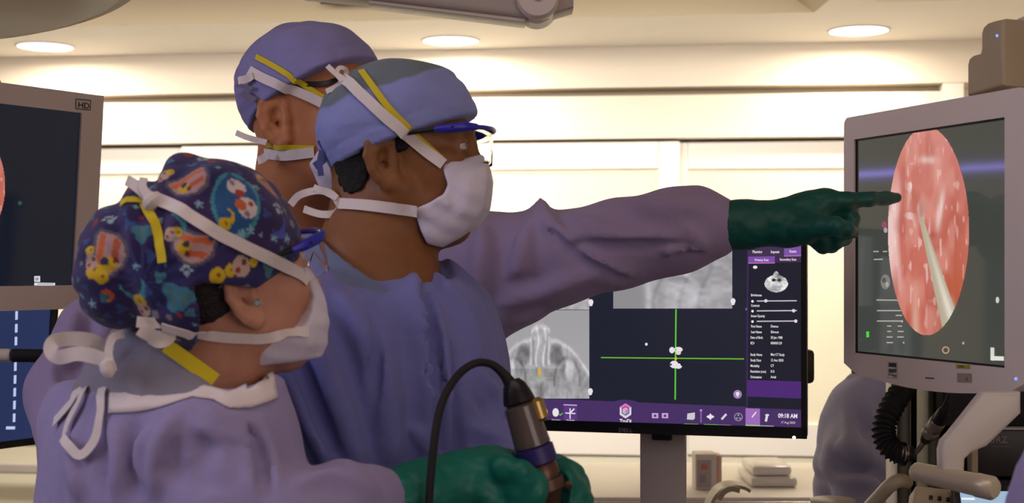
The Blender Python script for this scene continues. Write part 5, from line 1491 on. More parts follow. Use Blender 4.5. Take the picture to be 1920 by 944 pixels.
def coronal(s, t):
    x, y = s, t
    tis = .58 + .05 * fog(x, y, 8, 2) + .05 * fog(x, y, 20, 6)
    edge = .16 + .10 * y + .04 * np.sin(y * 3)
    out = 1 / (1 + np.exp((x - edge) * 60))
    tis += .14 * np.exp(-((x - edge - .03) / .03) ** 2)
    for cx in (.40, .62, .78): tis -= .07 * np.exp(-((x - cx - .06 * np.sin(y * 5)) / .02) ** 2)
    tis += .10 * blob(x, y, .60, .85, .16, .3) + .14 * blob(x, y, .63, .50, .04, .09) - .10 * blob(x, y, .56, .62, .10, .06)
    v = tis * (1 - out) + .50 * out
    c = np.repeat(np.clip(v, .2, .95)[:, None], 3, 1) ** 1.9 * np.array([1, .97, 1.02])
    c[np.hypot((x - .56) / .02, (y - .28) / .05) < 1] = srgb(206, 160, 60)
    return c
NAV.picture('coronal_scan', M_UI, nv, (1150, 440), (1373, 579), 130, 90, coronal)
def sagittal(s, t):
    v = .60 + .05 * fog(s, t, 8, 3) + .06 * np.exp(-((np.abs(s - .9) - .06) / .03) ** 2) + .05 * fog(s, t, 24, 8)
    return np.repeat(np.clip(v, .2, .95)[:, None], 3, 1) ** 1.9 * np.array([1, .97, 1.0])
NAV.picture('sagittal_scan', M_UI, nv, (905, 480), (1105, 581), 80, 50, sagittal)
def mini(s, t):
    v = .62 + .25 * fog(s, t, 5, 3) + .15 * fog(s, t, 14, 3)
    v = np.where(np.hypot((s - .40) / .09, (t - .42) / .07) < 1, .12, v); v = np.where(np.hypot((s - .62) / .09, (t - .42) / .07) < 1, .15, v)
    return np.repeat(np.clip(v, .1, .95)[:, None], 3, 1) ** 1.6
NAV.picture('thumbnail_scan', M_UI, nv, (1432, 508), (1479, 550), 40, 40, mini, mask=lambda s, t: (np.hypot((s - .5) / .48, (t - .58) / .40) < 1) | (np.hypot((s - .5) / .12, (t - .15) / .14) < 1))
# stand
pl, pr = Vp(1205, 820, 2.52), Vp(1290, 822, 2.50)
pl[1] += .05; pr[1] += .04
mb = MB(); w_ = .077
cx_ = (Vp(1247, 820, 2.56)); Mx = Matrix.Translation((cx_[0], cx_[1] + .03, 0)) @ Matrix.Rotation(math.atan2(U[1], U[0]), 4, 'Z')
mb.box((-.0425, -.012, .03), (.0425, .012, 1.32), .004, M=Mx); mb.build('stand_post', M_GREYPL, nv, True)
mb = MB(); mb.box((-.019, -.022, zb_ + A1[2] - .022), (.019, -.010, zb_ + A1[2] + .01), .004, M=Mx); mb.build('release_button', M_BLACKPL, nv, True)
mb = MB(); mb.box((-.2, -.2, 0), (.2, .2, .03), .01, M=Mx); mb.build('stand_base', M_GREYPL, nv, True)
sp = empty('webcam_speaker', Vp(1515, 690, 2.50), 'small dark grey speaker fixed behind the right edge of the desktop monitor', 'speaker')
mb = MB(); a = Vp(1500, 720, 2.50); b = Vp(1523, 655, 2.52); mb.box((a[0], a[1] - .004, a[2]), (b[0], b[1] + .02, b[2]), .008); mb.build('housing', M_DARKGREY, sp, True)

# ================================================================ endoscope monitor on the right
SL, SR = Vp(1607, 662, 2.27), Vp(1890, 680, 1.93)
UE = SR - SL; UE[2] = 0; UE /= np.linalg.norm(UE)
EN = Flat(SL, UE, (0, 0, 1)); NE = np.array(EN.N)
u1 = EN.uv(1890, 600)[0]; w1 = EN.uv(1607, 262)[1]; ul_, wt_ = EN.uv(1588, 222); wb_ = EN.uv(1588, 690)[1]
ur_ = u1 - ul_ + .012; um_ = (ul_ + ur_) / 2; bulge = EN.uv(1790, 739)[1]
me_ = empty('endoscope_monitor', SL + UE * um_, 'grey medical monitor at right with a pink tissue image, being pointed at', 'monitor')
def place(mb, n0): return mb
arc = [(ul_ + (ur_ - ul_) * t, wb_ + (bulge - wb_) * (1 - (2 * t - 1) ** 2)) for t in np.linspace(0, 1, 17)]
def corner(p, r, a0):
    return [(p[0] + r * math.cos(math.radians(a0 + 15 * i)), p[1] + r * math.sin(math.radians(a0 + 15 * i))) for i in range(7)]
R_ = .012
outline = [(ul_, wb_ + .008)] + arc[1:-1] + [(ur_, wb_ + .008)] + corner((ur_ - R_, wt_ - R_), R_, 0) + corner((ul_ + R_, wt_ - R_), R_, 90)
mb = MB(); mb.prism(outline, SL - NE * .050, UE, (0, 0, 1), NE, .050, .006, 3); mb.build('housing', M_BEZEL, me_, True)
mb = MB(); mb.box((ul_ + .06, .012, .05), (ur_ - .06, .05, wt_ - .05), .012, M=Matrix([[UE[0], -NE[0], 0, SL[0] - NE[0] * .03], [UE[1], -NE[1], 0, SL[1] - NE[1] * .03], [0, 0, 1, SL[2]], [0, 0, 0, 1]])); mb.build('rear_cover', M_GREYPL, me_, True)
# raised front frame around the sunken screen
bm = bmesh.new()
inner = [(0, 0), (u1, 0), (u1, w1), (0, w1)]
mb = MB()
front = .006
for poly in ([(ul_, 0)] + [(ul_, wb_ + .008)] + arc[1:-1] + [(ur_, wb_ + .008), (ur_, 0)],
             [(ul_, w1), (ur_, w1)] + corner((ur_ - R_, wt_ - R_), R_, 0) + corner((ul_ + R_, wt_ - R_), R_, 90),
             [(ul_, 0), (0, 0), (0, w1), (ul_, w1)], [(u1, 0), (ur_, 0), (ur_, w1), (u1, w1)]):
    mb.prism(poly, SL - NE * .002, UE, (0, 0, 1), NE, front + .002)
mb.build('bezel', M_BEZEL, me_)
mb = MB(); mb.prism(inner, SL, UE, (0, 0, 1), NE, .0012); mb.build('screen', M_GLASS_MATTE, me_)
mb = MB()
for lo, hi in (((0, 0), (u1, .003)), ((0, w1 - .003), (u1, w1)), ((0, 0), (.004, w1)), ((u1 - .003, 0), (u1, w1))):
    mb.prism([lo, (hi[0], lo[1]), hi, (lo[0], hi[1])], SL + NE * .0012, UE, (0, 0, 1), NE, .002)
mb.build('gasket', M_BLACKPL, me_)
ES = Flat(SL + NE * .0012, UE, (0, 0, 1))
def tissue(s, t):
    n1, n2, n3 = fog(s, t, 5, 1), fog(s, t * 2, 14, 5), fog(s, t * .6, 30, 8)
    C = lambda *c: np.array(srgb(*c))
    c = np.tile(C(206, 118, 104), (len(s), 1))
    mix = lambda c, col, w: c * (1 - np.clip(w, 0, 1)[:, None]) + col * np.clip(w, 0, 1)[:, None]
    c = mix(c, C(228, 158, 148), (.45 - t) * 1.3 + .25 * n1)
    c = mix(c, C(196, 86, 62), np.clip((t - .45) * 2.4, 0, 1) * (.6 + .5 * n1) * np.clip(1.2 - np.abs(s - .22) * 3, 0, 1))
    c = mix(c, C(190, 92, 62), np.clip((t - .35) * 2.4, 0, 1) * np.clip(1.2 - np.abs(s - .82) * 4, 0, 1) * .9)
    se = .5 - .5 * np.sqrt(np.clip(1 - (2 * t - 1) ** 2, 0, 1))
    c = mix(c, C(248, 214, 210), np.clip((1 - (s - se) / .17) * 2.2, 0, 1) * np.exp(-((t - .52) / .24) ** 4) * .85)
    c = mix(c, C(240, 214, 206), np.exp(-((s - .68 - .05 * np.sin(t * 9)) / .035) ** 2) * np.exp(-((t - .40) / .09) ** 2) * 1.1)
    c = mix(c, C(246, 224, 214), np.exp(-((s - .52) / .10) ** 2 - ((t - .16) / .018) ** 2) * .8)
    c = mix(c, C(168, 60, 52), np.exp(-((s - .55) / .12) ** 2 - ((t - .52) / .02) ** 2) * .5)
    c = mix(c, C(150, 96, 84), np.exp(-((s - .60) / .05) ** 2) * np.clip((t - .42) * 3, 0, 1) * .25)
    # highlights
    c = mix(c, C(255, 240, 236), np.clip((n2 - .30) * 5, 0, 1) * np.exp(-((s - .32 - .04 * np.sin(t * 12)) / .05) ** 2) * (t < .62))
    c = mix(c, C(250, 214, 204), np.clip((n3 - .55) * 5, 0, 1) * .55)
    c = mix(c, C(176, 84, 68), np.clip(fog(s * 1.4, t * 1.2, 7, 6) * 1.6, 0, 1) * .40)
    c = mix(c, C(236, 170, 156), np.clip(fog(s * 1.6, t * 1.1, 7, 12) * 1.8, 0, 1) * .40)
    c = mix(c, C(232, 196, 170), np.exp(-((s - .36) / .05) ** 2) * np.clip((t - .66) * 4, 0, 1) * .55)
    # instrument shaft from lower right towards the middle
    a = (t - .44) / .56; cx = .43 + .40 * a; w = .028 + .105 * a
    tool = np.clip((1 - np.abs(s - cx) / w) * 6, 0, 1) * (t > .44)
    c = mix(c, C(188, 176, 152), tool); c = mix(c, C(232, 222, 206), tool * np.exp(-((s - cx - w * .2) / (w * .4)) ** 2) * np.clip(a * 1.4, 0, 1))
    c = mix(c, C(150, 138, 128), np.exp(-((s - .44) / .05) ** 2 - ((t - .40) / .04) ** 2) * .5)
    return c * .92
ES.picture('endoscope_image', M_UI, me_, (1665, 237), (1818, 630), 200, 330, tissue, .0005, mask=lambda s, t: np.hypot((s - .5) / .5, (t - .5) / .5) < 1)
ES.layer = 60
DW = srgb(176, 172, 162)
for a, b in (((1638, 472), (1648, 472)), ((1656, 472), (1664, 472)), ((1639, 487), (1656, 486.5)), ((1644, 563), (1684, 563.4)), ((1645, 583), (1690, 583)), ((1645, 602.5), (1692, 602.5)), ((1664, 612), (1672, 612)), ((1684, 612), (1692, 612)), ((1664, 622), (1672, 622)), ((1684, 622), (1695, 622)), ((1663, 632.5), (1674, 632.5)), ((1683, 632.5), (1695, 632.5)), ((1663, 643), (1675, 643)), ((1680, 592), (1692, 592))):
    ES.line(a, b, 2.2, DW)
ES.disc((1661, 529), 9, 14, srgb(128, 126, 120)); ES.disc((1658, 526), 4, 5, srgb(88, 88, 84)); ES.disc((1664, 534), 3, 5, srgb(168, 164, 156))
ES.disc((1659, 422), 5, 7, srgb(150, 74, 96)); ES.disc((1661, 432), 3.5, 5, srgb(170, 160, 164)); ES.disc((1685, 501), 1.6, 2, DW); ES.disc((1692, 603), 2, 2.4, DW); ES.disc((1695, 643), 1.5, 2, DW)
ES.quad([(1625, 622), (1630, 622), (1630, 633), (1625, 633)], srgb(80, 214, 60))
ES.ring((1774, 657), 7, 2.4, srgb(186, 150, 130)); ES.disc((1807, 644), 2.2, 2.6, srgb(170, 166, 160))
ES.quad([(1858, 652), (1865, 652.5), (1865, 677), (1858, 676)], srgb(214, 218, 204)); ES.quad([(1858, 668), (1883, 669), (1883, 677), (1858, 676)], srgb(226, 226, 214))
ES.disc((1871, 563), 3.2, 6, srgb(206, 206, 200))
tag(ES.build('interface_graphics', M_UI, me_), kind='stuff')
EP = Flat(SL + NE * (front + .0004), UE, (0, 0, 1))
EP.quad([(1665, 679), (1682, 680), (1682, 710), (1665, 708)], srgb(176, 168, 164)); EP.quad([(1667, 681), (1681, 682), (1681, 689), (1667, 688)], srgb(52, 46, 52)); EP.quad([(1667, 692), (1681, 693), (1681, 700), (1667, 699)], srgb(80, 74, 78)); EP.line((1666, 690.5), (1676, 691), 2, srgb(226, 220, 214)); EP.line((1675, 700.5), (1686, 700), 2.4, srgb(216, 208, 200)); EP.line((1667, 703), (1681, 706), 2, srgb(66, 60, 64)); EP.disc((1670, 707), 3.5, 3, srgb(214, 208, 206))
EP.build('barcode_label', M_PRINT, me_)
EP = Flat(SL + NE * (front + .0004), UE, (0, 0, 1))
EP.quad([(1793, 684), (1819, 685), (1819, 692), (1793, 691)], srgb(176, 156, 30)); EP.quad([(1798, 686), (1808, 686.4), (1808, 690), (1798, 689.6)], srgb(110, 100, 30)); EP.build('warning_label', M_PRINT, me_)
EP = Flat(SL + NE * (front + .0004), UE, (0, 0, 1))
EP.quad([(1795, 700), (1822, 701), (1822, 718), (1795, 717)], srgb(158, 146, 132)); EP.disc((1813, 712), 2, 4, srgb(120, 106, 104)); EP.build('rating_label', M_PRINT, me_)
EP = Flat(SL + NE * (front + .0004), UE, (0, 0, 1))
EP.line((1735, 709), (1752, 710), 2.4, srgb(104, 92, 90)); EP.build('model_mark', M_PRINT, me_)
c = np.array(EP.O) + UE * EP.uv(1905, 711)[0] + np.array([0, 0, EP.uv(1905, 711)[1]])
MB().lathe([(0, .0022), (.0015, .0018)], c, c + NE, 14).build('power_light', M_LED, me_)
c = SL + UE * (ul_ + .004) + np.array([0, 0, wb_ - .002]) + NE * -.01
MB().lathe([(0, .004), (.008, .003)], c, c - np.array([0, 0, 1]), 12).build('foot_screw', M_STEEL, me_)
# stepped mounting knuckle on top, with the ceiling arm leaving to the right
EB = Flat(SL - NE * .012, UE, (0, 0, 1))
pp = [EB.uv(*q) for q in ((1812, 180), (1812, 122), (1815, 110), (1822, 104), (1836, 100), (1838, 92), (1838, 62), (1842, 50), (1850, 43), (1862, 39), (1880, 35), (1880, 160))]
mb = MB(); mb.prism(pp, SL - NE * .075, UE, (0, 0, 1), NE, .063, .006, 3); mb.build('mount_bracket', M_TANPL, me_, True)
c0 = SL - NE * .08 + UE * EB.uv(1856, 60)[0]
zc = SL[2] + EB.uv(1856, 70)[1]; 
MB().tube([(c0[0], c0[1], zc), (c0[0] + .12, c0[1] + .06, zc), (1.55, c0[1] + .1, zc), (1.62, c0[1] + .1, zc + .1), (1.62, c0[1] + .1, CEIL + .0)], .036, 18, 6).build('ceiling_arm', M_GREYPL, me_, True)
c = np.array(EB.O) + UE * EB.uv(1870, 67)[0] + np.array([0, 0, EB.uv(1870, 67)[1]])
MB().lathe([(0, .0022), (.0015, .0018)], c, c + NE, 14).build('power_light', M_LED, me_)
# handle below: flat cranked strap and a round grip
hd = 1.86
hp = [(1846, 736), (1916, 736), (1916, 776), (1852, 838), (1824, 850), (1811, 862), (1809, 900), (1800, 914), (1778, 914), (1767, 902), (1765, 848), (1770, 829), (1784, 814)]
q0 = Vp(1846, 736, hd)
k_ = hd / F
mb = MB(); mb.prism([((a - 1846) * k_, -(b - 736) * k_) for a, b in hp], q0, (1, 0, 0), (0, 0, 1), (0, 1, 0), .028, .007, 3); mb.build('handle_strap', M_WHITEPL, me_, True)
ga_, gb_ = Vp(1712, 884, hd + .05), Vp(1868, 918, hd - .055)
Lg = np.linalg.norm(gb_ - ga_)
MB().lathe([(0, .009), (.004, .0125), (.008, .0135), (Lg - .03, .0150), (Lg - .028, .0160), (Lg - .006, .0160), (Lg - .001, .012), (Lg, .006)], ga_, gb_, 28).build('grip', mat('satin_grip', srgb(214, 202, 176), .35, .35), me_, True)

# ================================================================ monitor on the left with its ceiling boom
UL = np.array([.54, .84, 0]); UL /= np.linalg.norm(UL)
NL0 = np.array([UL[1], -UL[0], 0])
WL = np.array([0, 0, 1.0]) + .075 * NL0; WL /= np.linalg.norm(WL)
P0 = Vp(133, 535, 2.66)
LM = Flat(P0, UL, WL); NLm = np.array(LM.N)
a = LM.uv(152, 212); wtp = a[1]; urt, wtt = LM.uv(192, 180); wbb = LM.uv(170, 578)[1]; us = .5 * (LM.uv(152, 212)[0] + LM.uv(133, 535)[0])
wid = .47
lm = empty('endoscopy_monitor', P0 - UL * wid / 2, 'grey monitor cut by the left edge of the picture frame area'.replace('cut by the left edge of the picture frame area', 'with HD badge at far left, above the printed cap'), 'monitor')
MX = Matrix([[UL[0], WL[0], NLm[0], P0[0]], [UL[1], WL[1], NLm[1], P0[1]], [UL[2], WL[2], NLm[2], P0[2]], [0, 0, 0, 1]])
u_l = us - .362; u_ll = u_l - (urt - us)
def lbox(name, lo, hi, m, bev=.003, smooth=True, par=None):
    mb = MB(); mb.box(lo, hi, bev, M=MX); return mb.build(name, m, par or lm, smooth)
lbox('housing', (u_ll, wbb, -.055), (urt, wtt, -.002), M_BEZEL, .010)
lbox('rear_cover', (u_ll + .05, wbb + .06, -.12), (urt + .004, wtt - .09, -.05), M_WHITEPL, .02)
mb = MB()
for lo, hi in (((u_ll, wbb), (urt, 0)), ((u_ll, wtp), (urt, wtt)), ((us, 0), (urt, wtp)), ((u_ll, 0), (u_l, wtp))):
    mb.box((lo[0], lo[1], -.004), (hi[0], hi[1], .005), M=MX)
mb.build('bezel', M_BEZEL, lm)
lbox('screen', (u_l, 0, -.003), (us, wtp, .0005), M_GLASS_DARK, 0)
LS = Flat(P0 + NLm * .0006, UL, WL)
LS.quad([(64, 518), (75, 518), (75, 529), (64, 529)], srgb(214, 218, 222)); LS.quad([(66, 521), (72, 520), (72, 526), (66, 527)], srgb(150, 156, 160)); LS.line((64, 533), (103, 533.5), 5, srgb(222, 224, 226)); LS.line((70, 533), (100, 533.3), 1.4, srgb(120, 124, 130)); LS.disc((37, 381), 4, 4, srgb(40, 84, 78))
tag(LS.build('interface_graphics', M_UI, lm), kind='stuff')
uu = LS.uv(10, 350)
def tiss2(s, t): return tissue(np.clip(s * .9 + .08, 0, 1), t)
LS.picture('endoscope_image', M_UI, lm, (-150, 236), (10, 462), 120, 140, tiss2, .0005, mask=lambda s, t: np.hypot((s - .5) / .5, (t - .5) / .5) < 1)
LP = Flat(P0 + NLm * .0054, UL, WL)
for (x0, y0), (x1, y1) in (((142, 186), (170, 188.5)), ((142, 204), (169, 206.5)), ((142, 186), (142, 204)), ((170, 188.5), (169, 206.5))): LP.line((x0, y0), (x1, y1), 1.8, srgb(56, 48, 50))
LP.text('HD', (145.5, 201.5), 10.5, srgb(56, 48, 50), .02, wfit=21)
LP.build('badge', M_PRINT, lm)
cb = P0 + UL * (u_ll + .2) - NLm * .12 + WL * (wtp * .55)
MB().tube([cb, cb - NLm * .12, cb - NLm * .16 + np.array([-.05, 0, .06]), cb - NLm * .16 + np.array([-.12, 0, .3]), (-1.75, cb[1] + .25, 2.2), (-1.75, cb[1] + .25, 2.862)], .034, 16, 6).build('ceiling_arm', M_GREYPL, lm, True)
c = P0 + UL * (LM.uv(8, 160)[0]) + WL * wtt - NLm * .02
MB().lathe([(0, .006), (.004, .006), (.006, .004)], c, c + WL, 14).build('sensor_knob', M_GREYPL, lm, True)

# large dark display below it
P1 = Vp(88, 818, 2.95)
WD = np.array([0, 0, 1.0]) + .09 * NL0; WD /= np.linalg.norm(WD)
DM = Flat(P1, UL, WD); ND = np.array(DM.N)
dm = empty('planning_display', P1 - UL * .4, 'large black display with a white dashed outline, low at the far left', 'display')
MD = Matrix([[UL[0], WD[0], ND[0], P1[0]], [UL[1], WD[1], ND[1], P1[1]], [UL[2], WD[2], ND[2], P1[2]], [0, 0, 0, 1]])
def dbox(name, lo, hi, m, bev=.003): 
    mb = MB(); mb.box(lo, hi, bev, M=MD); return mb.build(name, m, dm, True)
ud = DM.uv(106, 600)[0]; wd = DM.uv(86, 831)[1]; ui = DM.uv(92, 620)[0]; 
dbox('housing', (-.86, wd, -.06), (ud, .48, -.002), M_BLACKPL, .006)
mb = MB()
for lo, hi in (((-.86, wd), (ud, 0)), ((-.86, .46), (ud, .48)), ((ui, 0), (ud, .46)), ((-.86, 0), (-.84, .46))): mb.box((lo[0], lo[1], -.004), (hi[0], hi[1], .004), M=MD)
mb.build('bezel', M_BLACKPL, dm)
dbox('screen', (-.84, 0, -.003), (ui, .46, .0004), mat('blue_grey_screen', srgb(14, 16, 24), .12, emit=srgb(40, 52, 92), estr=.9), 0)
DG = Flat(P1 + ND * .0006, UL, WD)
ya_ = 560
while ya_ < 795:
    x0 = 31 - (ya_ - 585) * .024; x1 = 31 - (ya_ + 15 - 585) * .024
    DG.line((x0, ya_), (x1, min(ya_ + 16, 798)), 5.6, srgb(190, 200, 236)); ya_ += 24
for x in (28, -4, -30, -56): DG.line((x, 803), (x - 17, 803), 5.6, srgb(190, 200, 236))
DG.build('dashed_outline', M_UI, dm)
cq = P1 + UL * -.45 - ND * .06 + WD * .2
MB().tube([cq, cq - ND * .15, (cq - ND * .15) * np.array([1, 1, 0]) + np.array([0, 0, .9]), (cq - ND * .15) * np.array([1, 1, 0]) + np.array([0, 0, .01])], .03, 14, 4).build('stand', M_GREYPL, dm, True)
MB().lathe([(0, .25), (.03, .22), (.04, .04)], (cq - ND * .15) * np.array([1, 1, 0]), (cq - ND * .15) * np.array([1, 1, 0]) + np.array([0, 0, 1]), 28).build('stand_base', M_GREYPL, dm, True)
# grab handle hanging from the boom in front of the display
hb = lm
MB().lathe([(0, .0118), (.10, .0118), (.104, .010)], Vp(-90, 664, 2.45), Vp(22, 667, 2.45), 20).build('handle_tube', M_WHITEPL, hb, True)
MB().lathe([(0, .0098), (.002, .0118), (.066, .0118), (.068, .009)], Vp(21, 667, 2.45), Vp(92, 668, 2.47), 20).build('handle_grip', M_BLACKMAT, hb, True)
MB().tube([Vp(-88, 664, 2.45), Vp(-150, 640, 2.45), Vp(-160, 560, 2.45), P0 + UL * (u_ll + .03) + WL * (wbb - .022) - NLm * .03], .011, 12, 5).build('handle_hanger', M_WHITEPL, hb, True)

# ================================================================ surgical light boom overhead
bo = empty('surgical_light_arm', Vp(1008, -3, 2.5), 'grey overhead boom arm with a round pivot joint, above the pointing arm', 'boom arm')
k = 2.5 / F
q0 = Vp(560, -60, 2.5)
mb = MB(); mb.prism([((a - 560) * k, -(b + 60) * k) for a, b in ((560, -110), (1015, -60), (1015, 36), (985, 33), (690, -2), (560, -14))], q0, (1, 0, 0), (0, 0, 1), (0, 1, 0), .09, .012, 3); mb.build('beam', M_GREYPL, bo, True)
mb = MB(); mb.prism([((a - 560) * k, -(b + 60) * k) for a, b in ((690, -6), (985, 30), (985, 40), (690, 4))], q0 + np.array([0, .012, 0]), (1, 0, 0), (0, 0, 1), (0, 1, 0), .066, .003, 2); mb.build('underside_cover', M_WHITEPL, bo, True)
mb = MB(); mb.prism([((a - 560) * k, -(b + 60) * k) for a, b in ((1010, -70), (1076, -70), (1076, 12), (1030, 26), (1010, 30))], q0 + np.array([0, .006, 0]), (1, 0, 0), (0, 0, 1), (0, 1, 0), .078, .006, 2); mb.build('end_block', M_GREYPL, bo, True)
jc = Vp(1008, -3, 2.5)
MB().lathe([(0, .034), (.006, .0385), (.03, .0385), (.12, .0385)], jc - np.array([0, .018, 0]), jc + np.array([0, 1, 0]), 36).build('pivot_joint', M_BEZEL, bo, True)
MB().lathe([(0, .0085), (.004, .0085)], jc - np.array([0, .021, 0]), jc, 18).build('pivot_ring', mat('pale_blue_plastic', srgb(150, 160, 190), .4), bo, True)
MB().lathe([(0, .0055), (.004, .0055)], jc - np.array([0, .0225, 0]), jc, 18).build('pivot_bolt', M_BLACKPL, bo, True)
mb = MB(); mb.tube([Vp(978, 34, 2.52), Vp(996, 39, 2.52), Vp(1012, 40, 2.52), Vp(1028, 34, 2.52)], [.002, .004, .004, .002], 10, 5); mb.build('joint_lip', M_WHITEPL, bo, True)
ct = Vp(575, -62, 2.545)
MB().tube([ct, (ct[0], ct[1], ct[2] + .1), (ct[0], ct[1], 2.862)], .045, 20, 3).build('ceiling_post', M_GREYPL, bo, True)
# lamp head, upper left
lh = empty('surgical_lamp_head', Vp(40, -120, 2.1), 'cream surgical lamp head hanging at the upper left corner', 'lamp')
c = Vp(-70, -26, 2.25); axl = np.array([.16, -.05, -.98]); axl /= np.linalg.norm(axl)
MB().lathe([(-.12, .04), (-.10, .12), (-.05, .24), (0, .28), (.012, .285), (.02, .28), (.022, .25)], c, c + axl, 64).build('housing', mat('cream_plastic', srgb(206, 196, 160), .5), lh, True)
MB().lathe([(0, .255), (.004, .255)], c + axl * .021, c + axl * .1, 48).build('lens_cover', mat('lamp_lens', srgb(190, 180, 150), .25), lh)
MB().tube([c - axl * .1, c - axl * .16 + np.array([-.02, 0, .04]), (c[0] - .1, c[1], 2.5), (c[0] - .1, c[1], 2.862)], .03, 16, 5).build('suspension_arm', M_GREYPL, lh, True)
for tt in (.12, .55): 
    e = c + axl * .012 + np.array([math.cos(-math.pi / 2 + tt) * .284, math.sin(-math.pi / 2 + tt) * .284, 0]); e[2] = c[2] - .01 + (e[0] - c[0]) * .14
    MB().lathe([(0, .008), (.01, .008)], e, e + axl, 12).build('clip', M_TANPL, lh, True)

# ================================================================ equipment tower behind the endoscope monitor
tw = empty('equipment_tower', (.86, 2.55, 0), 'dark equipment tower of stacked devices behind and below the endoscope monitor', 'equipment tower')
def tbox(name, pa, pb, d0, d1, m, bev=.004):
    a, b = Vp(pa[0], pa[1], d0), Vp(pb[0], pb[1], d0)
    mb = MB(); mb.box((a[0], d0, b[2]), (b[0], d1, a[2]), bev); return mb.build(name, m, tw, True)
M_TOWER = mat('tower_metal', srgb(70, 62, 48), .45, .2); M_DEVICE = mat('device_front', srgb(40, 36, 32), .45, bump=[(600, .05, .0005)])
tbox('upright', (1681, 640), (1708, 1750), 2.50, 2.56, M_TOWER, .006)
tbox('edge_strip', (1679, 640), (1682.5, 1750), 2.495, 2.56, M_WHITEPL, .001)
tbox('rear_panel', (1708, 660), (1900, 1750), 2.60, 2.62, M_BLACKMAT, .002)
tbox('cable_duct', (1742, 690), (1764, 1750), 2.50, 2.58, mat('duct_metal', srgb(84, 78, 62), .5), .004)
tbox('device', (1770, 690), (2060, 800), 2.44, 2.60, M_BLACKMAT, .004)
dv = tbox('device', (1830, 806), (2060, 895), 2.40, 2.60, M_DEVICE, .004)
tbox('device_trim', (1826, 803), (2060, 807), 2.395, 2.42, M_GREYPL, .001)
tbox('device_trim', (1822, 806), (1834, 900), 2.395, 2.42, M_TANPL, .001)
tbox('device', (1770, 900), (2060, 1000), 2.42, 2.60, M_BLACKMAT, .004)
tbox('shelf', (1700, 1750), (2060, 1765), 2.35, 2.64, M_TOWER)
a, b = Vp(1681, 1760, 2.5), Vp(2060, 1760, 2.5)
mb = MB(); mb.box((a[0] - .03, 2.28, .02), (b[0] + .02, 2.66, .24), .01); mb.build('base', M_TOWER, tw, True)
TL = Flat(Vp(1830, 830, 2.3985), (1, 0, 0), (0, 0, 1))
TL.text('STORZ', (1831, 831), 12, srgb(128, 120, 116), .02, wfit=58); TL.line((1858, 838), (1896, 838), 2.2, srgb(84, 78, 74))
TL.build('device_logo', M_PRINT, tw)
# corrugated black hose with its metal ferrule
ho = empty('suction_hose', Vp(1665, 790, 2.42), 'thick black corrugated hose looping beside the tower post', 'hose')
S_, _ = spline([Vector(Vp(*q)) for q in ((1702, 716, 2.47), (1684, 744, 2.45), (1666, 776, 2.43), (1657, 808, 2.42), (1664, 834, 2.41), (1684, 850, 2.40), (1694, 852, 2.40))], [1] * 7, 10)
MB().tube(S_, [.0195 + .0022 * (1 if i % 3 == 0 else -1) for i in range(len(S_))], 18, 1).build('corrugated_tube', M_BLACKMAT, ho, True)
f0, f1 = Vp(1688, 850, 2.398), Vp(1712, 853, 2.395)
MB().lathe([(0, .0150), (.002, .0165), (.012, .0165), (.014, .014)], f0, f1, 24).build('ferrule', M_STEEL, ho, True)
MB().lathe([(0, .013), (.008, .014), (.014, .010)], f0 + (f1 - f0) * .6, f1 + (f1 - f0), 20).build('socket', M_BLACKPL, ho, True)
co = empty('cable_connector', Vp(1752, 805, 2.30), 'silver and black cable connector hanging in front of the tower', 'connector')
c0, c1 = Vp(1772, 772, 2.30), Vp(1716, 852, 2.385)
Lc = np.linalg.norm(c1 - c0); xc = (c1 - c0) / Lc
def cs(name, t0, t1, r0, r1, m): MB().lathe([(0, r0 * .9), (.002, r0), (t1 - t0 - .002, r1), (t1 - t0, r1 * .9)], c0 + xc * t0, c0 + xc * (t1 + .1), 22).build(name, m, co, True)
cs('boot', 0, .026, .011, .0125, M_BLACKPL); cs('barrel', .026, .050, .0135, .014, M_STEEL); cs('barrel', .0505, .066, .0142, .0142, M_STEEL); cs('nut', .066, .082, .011, .009, M_DARKGREY); cs('plug', .082, Lc - .004, .006, .004, M_STEEL)
MB().tube([c0 + xc * .004, Vp(1778, 752, 2.29), Vp(1786, 730, 2.30), Vp(1800, 700, 2.36), Vp(1812, 700, 2.42)], [.009, .0055, .0042, .0042, .0042], 12, 6).build('cable', M_BLACKMAT, co, True)
# touch panel, control box, bent pipe in the lower right
tp = empty('touch_panel', Vp(1850, 950, 2.1), 'small glowing touch panel at the lower right under the monitor handle', 'screen')
TA = Flat(Vp(1800, 924, 2.10), (1, .05, 0), (0, .45, 1)); NT = np.array(TA.N)
MT = Matrix([[TA.U[i], TA.W[i], TA.N[i], TA.O[i]] for i in range(3)] + [[0, 0, 0, 1]])
mb = MB(); mb.box((-.012, -.17, -.02), (.105, .010, -.001), .005, M=MT); mb.build('housing', M_BLACKPL, tp, True)
mb = MB(); mb.box((0, -.155, -.002), (.096, .001, .0005), M=MT); mb.build('screen', mat('lit_touchscreen', (.1, .1, .1), .2, emit=srgb(150, 178, 206), estr=1.0), tp)
TG = Flat(np.array(TA.O) + NT * .001, TA.U, TA.W); TG.line((1803, 936), (1828, 937), 4, srgb(236, 240, 244)); TG.poly([(.002, -.018), (.09, -.018), (.09, -.05), (.002, -.05)], srgb(196, 214, 230)); tag(TG.build('interface_graphics', M_UI, tp), kind='stuff')
MB().tube([np.array(TA.O) + np.array([.05, .06, -.06]), (.95, 2.2, .95), (.98, 2.34, .26)], .014, 12, 4).build('support', M_DARKGREY, tp, True)
cbx = empty('control_box', Vp(1752, 935, 2.15), 'slanted grey control box with dark buttons below the monitor grip', 'control box')
